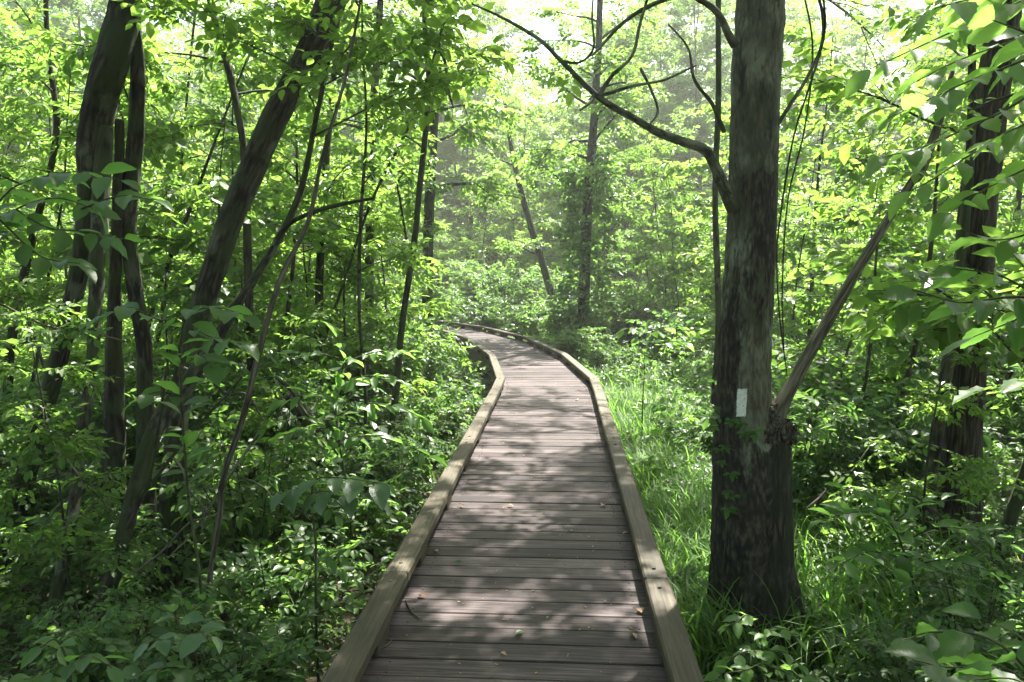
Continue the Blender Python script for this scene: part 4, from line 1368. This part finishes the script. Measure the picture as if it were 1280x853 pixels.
# close shrubs, each with its own place
near = [
    (P_shA, -1.25, 3.3, .75, 'small-leaved low shrub against the left rail at the bottom of the view'),
    (P_shB, -1.9, 3.6, .5, 'shrub of pointed leaves between the bottom left seedling and the left rail'),
    (P_shA, -1.35, 4.4, .85, 'small-leaved shrub leaning on the left rail, second from the near end'),
    (P_shB, -2.5, 4.7, .6, 'dark shrub filling the foot of the crooked trunk'),
    (P_shB, -1.75, 5.3, .95, 'leafy shrub in front of the pale wilting leaves, left of the rail'),
    (P_shA, -1.2, 5.7, .8, 'bright low shrub brushing the left rail half way to the bend'),
    (P_shC, -2.9, 6.3, .85, 'taller shrub behind the pale bowed sapling'),
    (P_shC, -4.1, 6.3, .7, 'shaded shrub between the forked tree and the leaning trunk'),
    (P_shB, -3.5, 4.4, .5, 'shaded shrub at the foot of the forked tree'),
    (P_shD, -1.3, 7.0, .8, 'low dense shrub below the sunlit drooping leaves, by the left rail'),
    (P_shE, -2.1, 7.8, .95, 'bushy green shrub around the foot of the wavy sapling'),
    (P_shD, -1.15, 8.9, .85, 'low shrub at the corner of the left rail before the bend'),
    (P_shC, -1.9, 10.2, .9, 'sunny shrub beside the skirt of the bend'),
    (P_shC, -1.62, 12.3, .78, 'low shrub under the dark side of the curving deck'),
    (P_shB, -2.85, 3.3, .45, 'leafy shrub behind the rounded glossy leaves at the bottom left'),
    (P_shC, -3.3, 5.6, .5, 'shrub hiding the base of the thick leaning trunk'),
    (P_shB, -4.2, 4.9, .85, 'shrub hiding the outermost foot of the forked tree'),
    (P_shB, 2.35, 3.9, .55, 'dark shrub right of the blazed tree foot'),
    (P_shB, 2.9, 4.5, .5, 'shaded shrub under the flat sprays, before the ridged tree'),
    (P_shC, 2.3, 6.3, .7, 'bright shrub seen right behind the burl'),
    (P_shE, 3.4, 6.9, .8, 'sunlit shrub behind the ridged tree and its slender neighbour'),
    (P_shD, 2.2, 8.2, .8, 'low shrub in the sunny undergrowth right of the grass'),
    (P_shC, 4.6, 6.4, .8, 'leafy shrub behind the trunk tilting out at the right edge'),
    (P_shA, 1.9, 3.5, .7, 'low small-leaved shrub right of the paired-leaf seedling'),
    (P_shC, 3.7, 9.2, .9, 'rounded light green shrub below the end of the leaning branch'),
]
for a in near:
    put(*a[:4], a[4])

sap_near = [
    (P_sapA, -2.45, 4.35, .52, 'small sapling with fine sprays before the crooked trunk'),
    (P_sapA, -3.5, 4.75, .6, 'small sapling with fine sprays before the forked tree stems'),
    (P_sapA, -1.75, 6.0, .5, 'small sapling among the sunlit shrubs left of the rail'),
    (P_sapA, -3.0, 6.9, .75, 'slight sapling behind the pale bowed stem'),
    (P_sapA, 2.75, 5.3, .55, 'small sapling between the burl and the ridged trunk'),
    (P_sapC, -3.1, 7.6, .9, 'sapling with layered sprays behind the crooked tree fork'),
    (P_sapB, -4.8, 7.6, .95, 'bushy sapling behind the forked tree stems'),
    (P_sapA, -2.4, 9.6, 1.0, 'sapling with fresh light leaves left of the bend, beyond the wavy stem'),
    (P_sapB, -3.7, 10.6, 1.0, 'tall sapling between the leaning trunk and the wavy stem'),
    (P_sapC, 3.3, 8.4, .8, 'airy sapling right of the blazed trunk at branch height'),
    (P_sapB, 4.9, 8.6, .95, 'full sapling behind the top of the ridged tree'),
    (P_sapA, 5.3, 10.6, 1.05, 'sunny sapling beyond the right-hand shrubs'),
    (P_sapA, -1.75, 11.6, 1.0, 'fresh green sapling inside the bend, just before the deck turns'),
    (P_sapB, -2.7, 13.2, .9, 'tall leafy sapling hiding the trunks left of the bend'),
    (P_sapA, -2.1, 15.2, 1.05, 'pale leafy sapling inside the bend, close to the turning deck'),
    (P_sapB, -1.95, 9.2, .75, 'slender leafy sapling just behind the foot of the wavy stem'),
    (P_sapC, -2.7, 8.5, .72, 'round-leaved sapling left of the wavy stem'),
    (P_sapA, -3.1, 11.8, 1.1, 'layered sapling directly behind the wavy stem'),
    (P_sapB, -6.4, 9.4, 1.0, 'dense sapling at the left edge behind the fallen log'),
]
for a in sap_near:
    put(*a[:4], a[4])

# trees whose crowns roof the path near the viewer
for (x, y, P, sc, lab) in [
    (-4.6, 3.0, P_trD, .85, 'tall tree out of view left of the near deck'),
]:
    pass


def scatter(P_list, n, y0, y1, gap, sc, label_fn, group_fn, half=.72, xpad=3, dist=1.6, cond=None):
    k = 0
    for _ in range(n * 40):
        if k >= n:
            break
        y = math.sqrt(rg.uniform(y0 ** 2, y1 ** 2))
        x = rg.uniform(-1, 1) * (half * y + xpad)
        if not free(x, y, gap) or path_dist(x, y)[0] < dist:
            continue
        if cond and not cond(x, y):
            continue
        P = P_list[rg.integers(len(P_list))]
        put(P, x, y, rg.uniform(*sc), label_fn(x, y), group_fn(x, y))
        k += 1
    return k


def side(x, y):
    c = np.interp(y, path[:, 1], path[:, 0]) if y < 26 else -1.0
    return 'left' if x < c else 'right'


# sky gap: lower trees in the middle of the view
glade = lambda x, y: -3.5 < x < 3.6 and 16.5 < y < 31
mid = lambda x, y: abs(x / y + .0) < .13
scatter([P_shC, P_shD, P_shE], 50, 9, 19, 1.0, (.75, 1.15), lambda x, y: f'one of the green shrubs filling the undergrowth {side(x, y)} of the boardwalk bend', lambda x, y: f'undergrowth shrubs {side(x, y)} of the bend', dist=1.5)
scatter([P_sapA, P_sapB, P_sapC], 62, 10, 25, 1.15, (.8, 1.25), lambda x, y: f'one of the leafy saplings crowding the middle distance {side(x, y)} of the bend', lambda x, y: f'saplings {side(x, y)} of the bend', dist=1.9, cond=lambda x, y: not glade(x, y))
scatter([P_shC, P_sapA], 50, 19, 34, 1.3, (1.0, 1.6), lambda x, y: f'hazy green thicket bush far back {side(x, y)} of the boardwalk', lambda x, y: f'far thicket {side(x, y)}', dist=1.8, cond=lambda x, y: not glade(x, y))
for (x, y, P, sc, lab) in [
    (5.2, 19.4, P_trC, .85, 'bright young tree right of the leaf-wrapped tree at the bend'),
    (-4.3, 17.0, P_trC, .95, 'leafy young tree on the inside of the bend'),
    (5.4, 14.5, P_trC, .95, 'bright young tree between the blazed trunk and its leaning branch'),
    (8.0, 13.0, P_trA, .75, 'leafy tree behind the upper part of the ridged trunk'),
]:
    put(P, x, y, sc, lab)
scatter([P_trA, P_trC], 15, 12, 22, 2.0, (.8, 1.1), lambda x, y: f'leafy young woodland tree {side(x, y)} of the bend, nearer than the hazy far trees', lambda x, y: f'young woodland trees {side(x, y)}', dist=2.2, cond=lambda x, y: not mid(x, y))
scatter([P_trB, P_trD], 7, 38, 48, 2.2, (.8, 1.05), lambda x, y: 'tall thin-leaved pale tree straight beyond the bend', lambda x, y: 'tall trees beyond the bend', cond=mid)
for (x, y, P, sc) in [(.5, 20.8, P_shD, 1.5), (-.9, 22.7, P_shD, 1.7), (-2.3, 25.2, P_shC, 1.1), (1.7, 19.0, P_shD, 1.3), (-.1, 24.6, P_shC, 1.25), (-4.2, 27.4, P_shC, 1.4), (-1.2, 28.4, P_shC, 1.6), (1.6, 27.0, P_shC, 1.4), (1.6, 23.0, P_shD, 1.6), (3.0, 20.6, P_shC, 1.0), (-3.2, 30.4, P_sapB, 1.0), (.6, 31.6, P_sapB, 1.05), (2.6, 30.6, P_sapA, 1.2), (-1.6, 33.5, P_sapB, 1.3), (3.2, 25.5, P_sapA, .9), (-.2, 36.0, P_sapB, 1.4), (-5.5, 32.5, P_sapB, 1.2)]:
    put(P, x, y, sc, 'bright sunlit bush straight beyond the far turn of the boardwalk', 'sunlit bushes beyond the turn')
for (x, y, sc) in [(-2.2, 44, 1.15), (9.0, 42.5, 1.2), (-6.3, 43.5, 1.15)]:
    put(P_trD, x, y, sc, 'tall thin-leaved pale tree straight beyond the bend', 'tall trees beyond the bend')
scatter([P_trC, P_trA], 9, 36, 46, 2.2, (.8, 1.0), lambda x, y: 'low pale hazy tree straight beyond the bend under the sky gap', lambda x, y: 'low trees beyond the bend', cond=mid)
scatter([P_trA, P_trB, P_trD], 40, 24, 46, 3.0, (.85, 1.2), lambda x, y: f'hazy tall woodland tree in the far {side(x, y)} background', lambda x, y: f'far woodland trees {side(x, y)}', dist=2.5, cond=lambda x, y: not mid(x, y))

for (x, y) in [(-3.5, -1.6), (3.4, -2.0), (-6.5, -3.5), (6.3, -4.2), (-2.2, -5.5), (2.4, -6.6), (-9.5, -.5), (9.3, -.3), (-5.0, -8.5), (5.6, -9.5), (0.9, -11.5), (-9.5, -7.0), (9.8, -7.2), (-7.5, 2.0), (7.2, 2.4)]:  # unseen trees added to block open sky and darken the near part
    put(rg.choice([P_trD, P_trB]) if False else (P_trD if abs(x) < 7 else P_trB), x, y, rg.uniform(.8, 1.0), 'tall unseen woodland tree added round the viewer to shade the near deck', 'unseen shade trees round the viewer')

# far wood that closes the view all round
m_ = MB()
rf = np.random.default_rng(9)
pos, dr, sc, ti = [], [], [], []
for k in range(200):
    a = rf.uniform(-1.25, 1.25)
    d = rf.uniform(50, 85)
    cx, cy = math.sin(a) * d, math.cos(a) * d
    h = rf.uniform(17, 27)
    if abs(a) < .16:
        h *= .75
    n = 190
    q = norm(rf.normal(0, 1, (n, 3)))
    rr = rf.uniform(.55, 1, (n, 1)) ** .5
    p = q * rr * np.array([3.4, 3.4, h * .5]) + np.array([cx, cy, h * .5])
    pos.append(p)
    dr.append(q * np.array([1, 1, .3]))
    sc.append(rf.uniform(.8, 1.6, n))
    ti.append(rf.normal(.5, .12, n))
pos, dr, sc, ti = map(np.concatenate, (pos, dr, sc, ti))
add_sprigs(m_, T_can, pos, dr, sc, ti, rf)
tag(m_.build('far_woods', [M['leaf_canopy'], M['twig']]), 'pale green wall of far woods behind all the trees', 'woods', None, 'stuff')

# ------------------------------------------------------------------ ground cover and grass
rc = np.random.default_rng(15)


def spots(n, y0, y1, xf, cond):
    y = np.sqrt(rc.uniform(y0 ** 2, y1 ** 2, n))
    x = rc.uniform(-1, 1, n) * (.7 * y + 1.5)
    k = cond(x, y)
    return x[k], y[k]


def ground_leaves(name, n, y0, y1, T, ssc, hmax, cond, label, matl, tint, smooth=False, cat='ground cover', upz=.35):
    x, y = spots(n, y0, y1, .7, cond)
    dcl = np.concatenate([path_dist(x[i:i + 4000], y[i:i + 4000]) for i in range(0, len(x), 4000)])
    k = dcl > .78
    x, y = x[k], y[k]
    patch = .5 + .5 * np.sin(x * 1.3 + 2 * np.sin(y * .9)) * np.sin(y * 1.1 + 1)
    z = gz(x, y) + rc.uniform(0, 1, len(x)) ** 1.6 * hmax * (.4 + .8 * patch)
    a = rc.uniform(0, 6.28, len(x))
    d = np.column_stack([np.cos(a), np.sin(a), rc.normal(upz, .3, len(x))])
    m_ = MB()
    add_sprigs(m_, T, np.column_stack([x, y, z]), d, ssc * rc.uniform(.6, 1.3, len(x)), rc.normal(tint, .12, len(x)) + .15 * (patch - .5), rc, .4, smooth)
    return tag(m_.build(name, [M[matl], M['twig']]), label, cat, None, 'stuff')


ground_leaves('ground_cover', 5200, 2.4, 7.5, T_nsm, .2, .42, lambda x, y: x < 6, 'low small-leaved plants covering the forest floor near the deck', 'leaf_shrub', .5, True)
ground_leaves('ground_cover', 16000, 7.0, 26, T_small, .33, .5, lambda x, y: x < 50, 'bright green plants covering the forest floor farther back', 'leaf_shrub', .6)


def grass(name, n, region, hl, label, tint, wid=.006):
    x, y = region(n)
    k = np.concatenate([path_dist(x[i:i + 4000], y[i:i + 4000]) for i in range(0, len(x), 4000)]) > .72
    k &= ((x - 1.33) ** 2 + (y - 4.42) ** 2) > .3 ** 2
    x, y = x[k], y[k]
    n = len(x)
    h = hl * rc.uniform(.45, 1.2, n)
    a = rc.normal(2.6, 1.3, n)
    lean_ = rc.uniform(.3, 1.05, n) * h
    t = np.linspace(0, 1, 6)
    cx = x[:, None] + np.cos(a)[:, None] * lean_[:, None] * t ** 1.9
    cy = y[:, None] + np.sin(a)[:, None] * lean_[:, None] * t ** 1.9
    cz = gz(x, y)[:, None] - .02 + h[:, None] * (t - .42 * t ** 3.2 * (lean_ / h)[:, None] * 1.5)
    wv = wid * (1 - t ** 2.2 * .97) * rc.uniform(.7, 1.5, n)[:, None]
    sx, sy = -np.sin(a)[:, None] * wv, np.cos(a)[:, None] * wv
    Lp = np.stack([cx + sx, cy + sy, cz], -1)
    Rp = np.stack([cx - sx, cy - sy, cz], -1)
    V = np.stack([Lp, Rp], 2).reshape(-1, 3)
    b = (np.arange(n) * 12)[:, None, None]
    q = (np.arange(5) * 2)[None, :, None]
    F = (b + q + np.array([0, 1, 3, 2])[None, None]).reshape(-1, 4)
    m_ = MB()
    m_.add(V, F, 0, np.repeat(rc.normal(tint, .15, n), 12))
    return tag(m_.build(name, M['grass']), label, 'grass', None, 'stuff')


def reg_strip(n):
    y = rc.uniform(4.0, 11.5, n)
    edge = .28 + .061 * (y - 2.6) + .47
    return edge + .05 + rc.exponential(.55, n), y


def reg_wide(n):
    y = np.sqrt(rc.uniform(10 ** 2, 24 ** 2, n))
    x = rc.uniform(.9, 1, n) * 0 + rc.uniform(0.2, 7, n)
    return x, y


grass('long_grass', 16000, reg_strip, .62, 'long arching grass in the sun along the right rail', .62, .0066)
grass('far_grass', 9000, reg_wide, .7, 'pale green grass in the clearing right of the bend', .6, .008)

# litter on the forest floor
m_ = MB()
n = 5000
x, y = spots(n, 2.3, 14, .7, lambda x, y: x < 60)
k = np.concatenate([path_dist(x[i:i + 4000], y[i:i + 4000]) for i in range(0, len(x), 4000)]) > .7
x, y = x[k], y[k]
a = rc.uniform(0, 6.28, len(x))
lh = leaf_hex(.3, .15, .1)
T1 = [(lh[0], lh[1], lh[2], np.zeros(6), np.zeros(2, int))]
add_sprigs(m_, T1, np.column_stack([x, y, gz(x, y) + .015]), np.column_stack([np.cos(a), np.sin(a), rc.normal(0, .15, len(x))]), rc.uniform(.05, .11, len(x)), rc.normal(.5, .2, len(x)), rc, .3)
tag(m_.build('leaf_litter', M['scat_leaf']), 'dead brown leaves scattered on the soil under the plants', 'leaf litter', None, 'stuff')

# ------------------------------------------------------------------ bits lying on the deck
rd = np.random.default_rng(2)
for (px, py, sz, mt, ti_, lab) in [
    (802, 768, .055, 'dead_leaf', .9, 'curled orange dead leaf on the deck near the right rail'),
    (788, 793, .05, 'dead_leaf', .55, 'faded brown leaf on the plank below the orange leaf'),
    (654, 791, .045, 'leaf_broad', .5, 'small green leaf lying in the middle of the near planks'),
    (752, 634, .06, 'dead_leaf', .75, 'tan dead leaf near the right rail, mid deck'),
    (722, 501, .07, 'dead_leaf', .95, 'pale orange leaf on the deck just before the bend'),
    (785, 667, .04, 'dead_leaf', 1.2, 'tiny pale leaf scrap beside the right rail'),
    (577, 706, .05, 'leaf_pale', .5, 'grey-green leaf scrap on the shaded planks'),
    (533, 747, .05, 'dead_leaf', .6, 'brown strip of leaf beside the left rail block'),
    (634, 633, .045, 'dead_leaf', .7, 'small tan leaf in the middle of the sunlit planks'),
    (580, 634, .04, 'dead_leaf', .35, 'dark leaf scrap at the edge of the sun patch, left of middle'),
    (547, 691, .04, 'dead_leaf', .85, 'pale reddish leaf close to the left rail, mid deck'),
    (626, 817, .03, 'dead_leaf', 1.1, 'tiny pale leaf flake low on the near planks'),
    (715, 665, .035, 'leaf_broad', .4, 'small dark green leaf right of middle on the deck'),
]:
    p = atz(px, py, DECK + .004)
    lf_ = leaf_fine(.34, .25, .2)
    a = rd.uniform(0, 6.28)
    R = rotm(np.array([[math.cos(a), math.sin(a), .05]]), roll=rd.normal(0, .2))[0]
    m_ = MB()
    V = lf_[0] @ R.T * sz
    V[:, 2] -= V[:, 2].min() - .0015
    m_.add(V + p, lf_[1], 0, ti_, lf_[2])
    tag(m_.build('fallen_leaf', M[mt], None, p), lab, 'leaf', 'leaves lying on the deck')
for L, lab in (([(507, 751), (511, 760), (518, 768), (527, 775)], 'short curved twig on the deck beside the left rail block'),
               ([(466, 812), (476, 811), (486, 805), (490, 799)], 'thin pale curved twig against the left rail near the bottom')):
    P = np.array([atz(px, py, DECK + .006) for px, py in L])
    m_ = MB()
    tube(m_, P, [.003, .004, .004, .002], 6, 0, .1, rd, n=14)
    tag(m_.build('fallen_twig', M['bark_dark'] if 'short' in lab else M['bark_wood'], None, P[0]), lab, 'twig', 'twigs lying on the deck')

# the twig tip hangs where the canopy lets the sun through
bpy.context.view_layer.update()
dg = bpy.context.evaluated_depsgraph_get()


def sunny(p):
    return not SC.ray_cast(dg, Vector(p) + S * .03, S)[0]


best = max(np.arange(1.2, 3.2, .04), key=lambda d: sum(sunny(at(px, py, d)) * w_ for px, py, w_ in
           [(1180, 494, 2), (1195, 493, 2), (1210, 490, 2), (1224, 487, 1), (1240, 484, 1), (1250, 488, 1), (1262, 492, 1)]) - .02 * abs(d - 2))
bd = float(best)
leafy('elm_sapling', 'sunlit twig tip with two glaring pale leaves at the right edge', 'sapling',
      [[(1380, 500, bd + .1), (1330, 488, bd + .06), (1280, 480, bd + .03), (1238, 484, bd)], [(1330, 488, bd + .06), (1300, 478, bd + .02), (1272, 476, bd - .03)]],
      .062 * bd, 'leaf_broad', 73, w=.27, serr=.05, tint=.8, gap=.8, droop=-.05)

m_ = MB()
n = 420
ss = rd.uniform(2.6, 14, n) ** 1.0 + 2.2
pq = [path_at(q) for q in ss]
off_ = rd.uniform(-.55, .55, n)
pos = np.array([[c[0] + t[1] * o_, c[1] - t[0] * o_, DECK + .003] for (c, t), o_ in zip(pq, off_)])
a = rd.uniform(0, 6.28, n)
add_sprigs(m_, T1, pos, np.column_stack([np.cos(a), np.sin(a), rd.normal(0, .05, n)]), rd.uniform(.006, .022, n), rd.normal(.55, .35, n), rd, .15)
tag(m_.build('deck_litter', M['dead_leaf']), 'tiny leaf flakes and seeds strewn over the deck planks', 'litter', None, 'stuff')

# ------------------------------------------------------------------ haze
hm, hn, ho = mat('haze')
vp = nd(hn, 'ShaderNodeVolumePrincipled', Density=.0018)
vp.inputs['Color'].default_value = (.96, .98, .88, 1)
vp.inputs['Anisotropy'].default_value = .45
hn.links.new(vp.outputs[0], ho.inputs['Volume'])
m_ = MB()
x0, x1, y0, y1, z0, z1 = -245, 245, -205, 325, -1.3, 36
V = [(x, y, z) for z in (z0, z1) for y in (y0, y1) for x in (x0, x1)]
m_.add(V, [(0, 2, 3, 1), (4, 5, 7, 6), (0, 1, 5, 4), (2, 6, 7, 3), (0, 4, 6, 2), (1, 3, 7, 5)], smooth=False)
tag(m_.build('haze', hm), 'pale sunlit haze between the trees', 'haze', None, 'stuff')
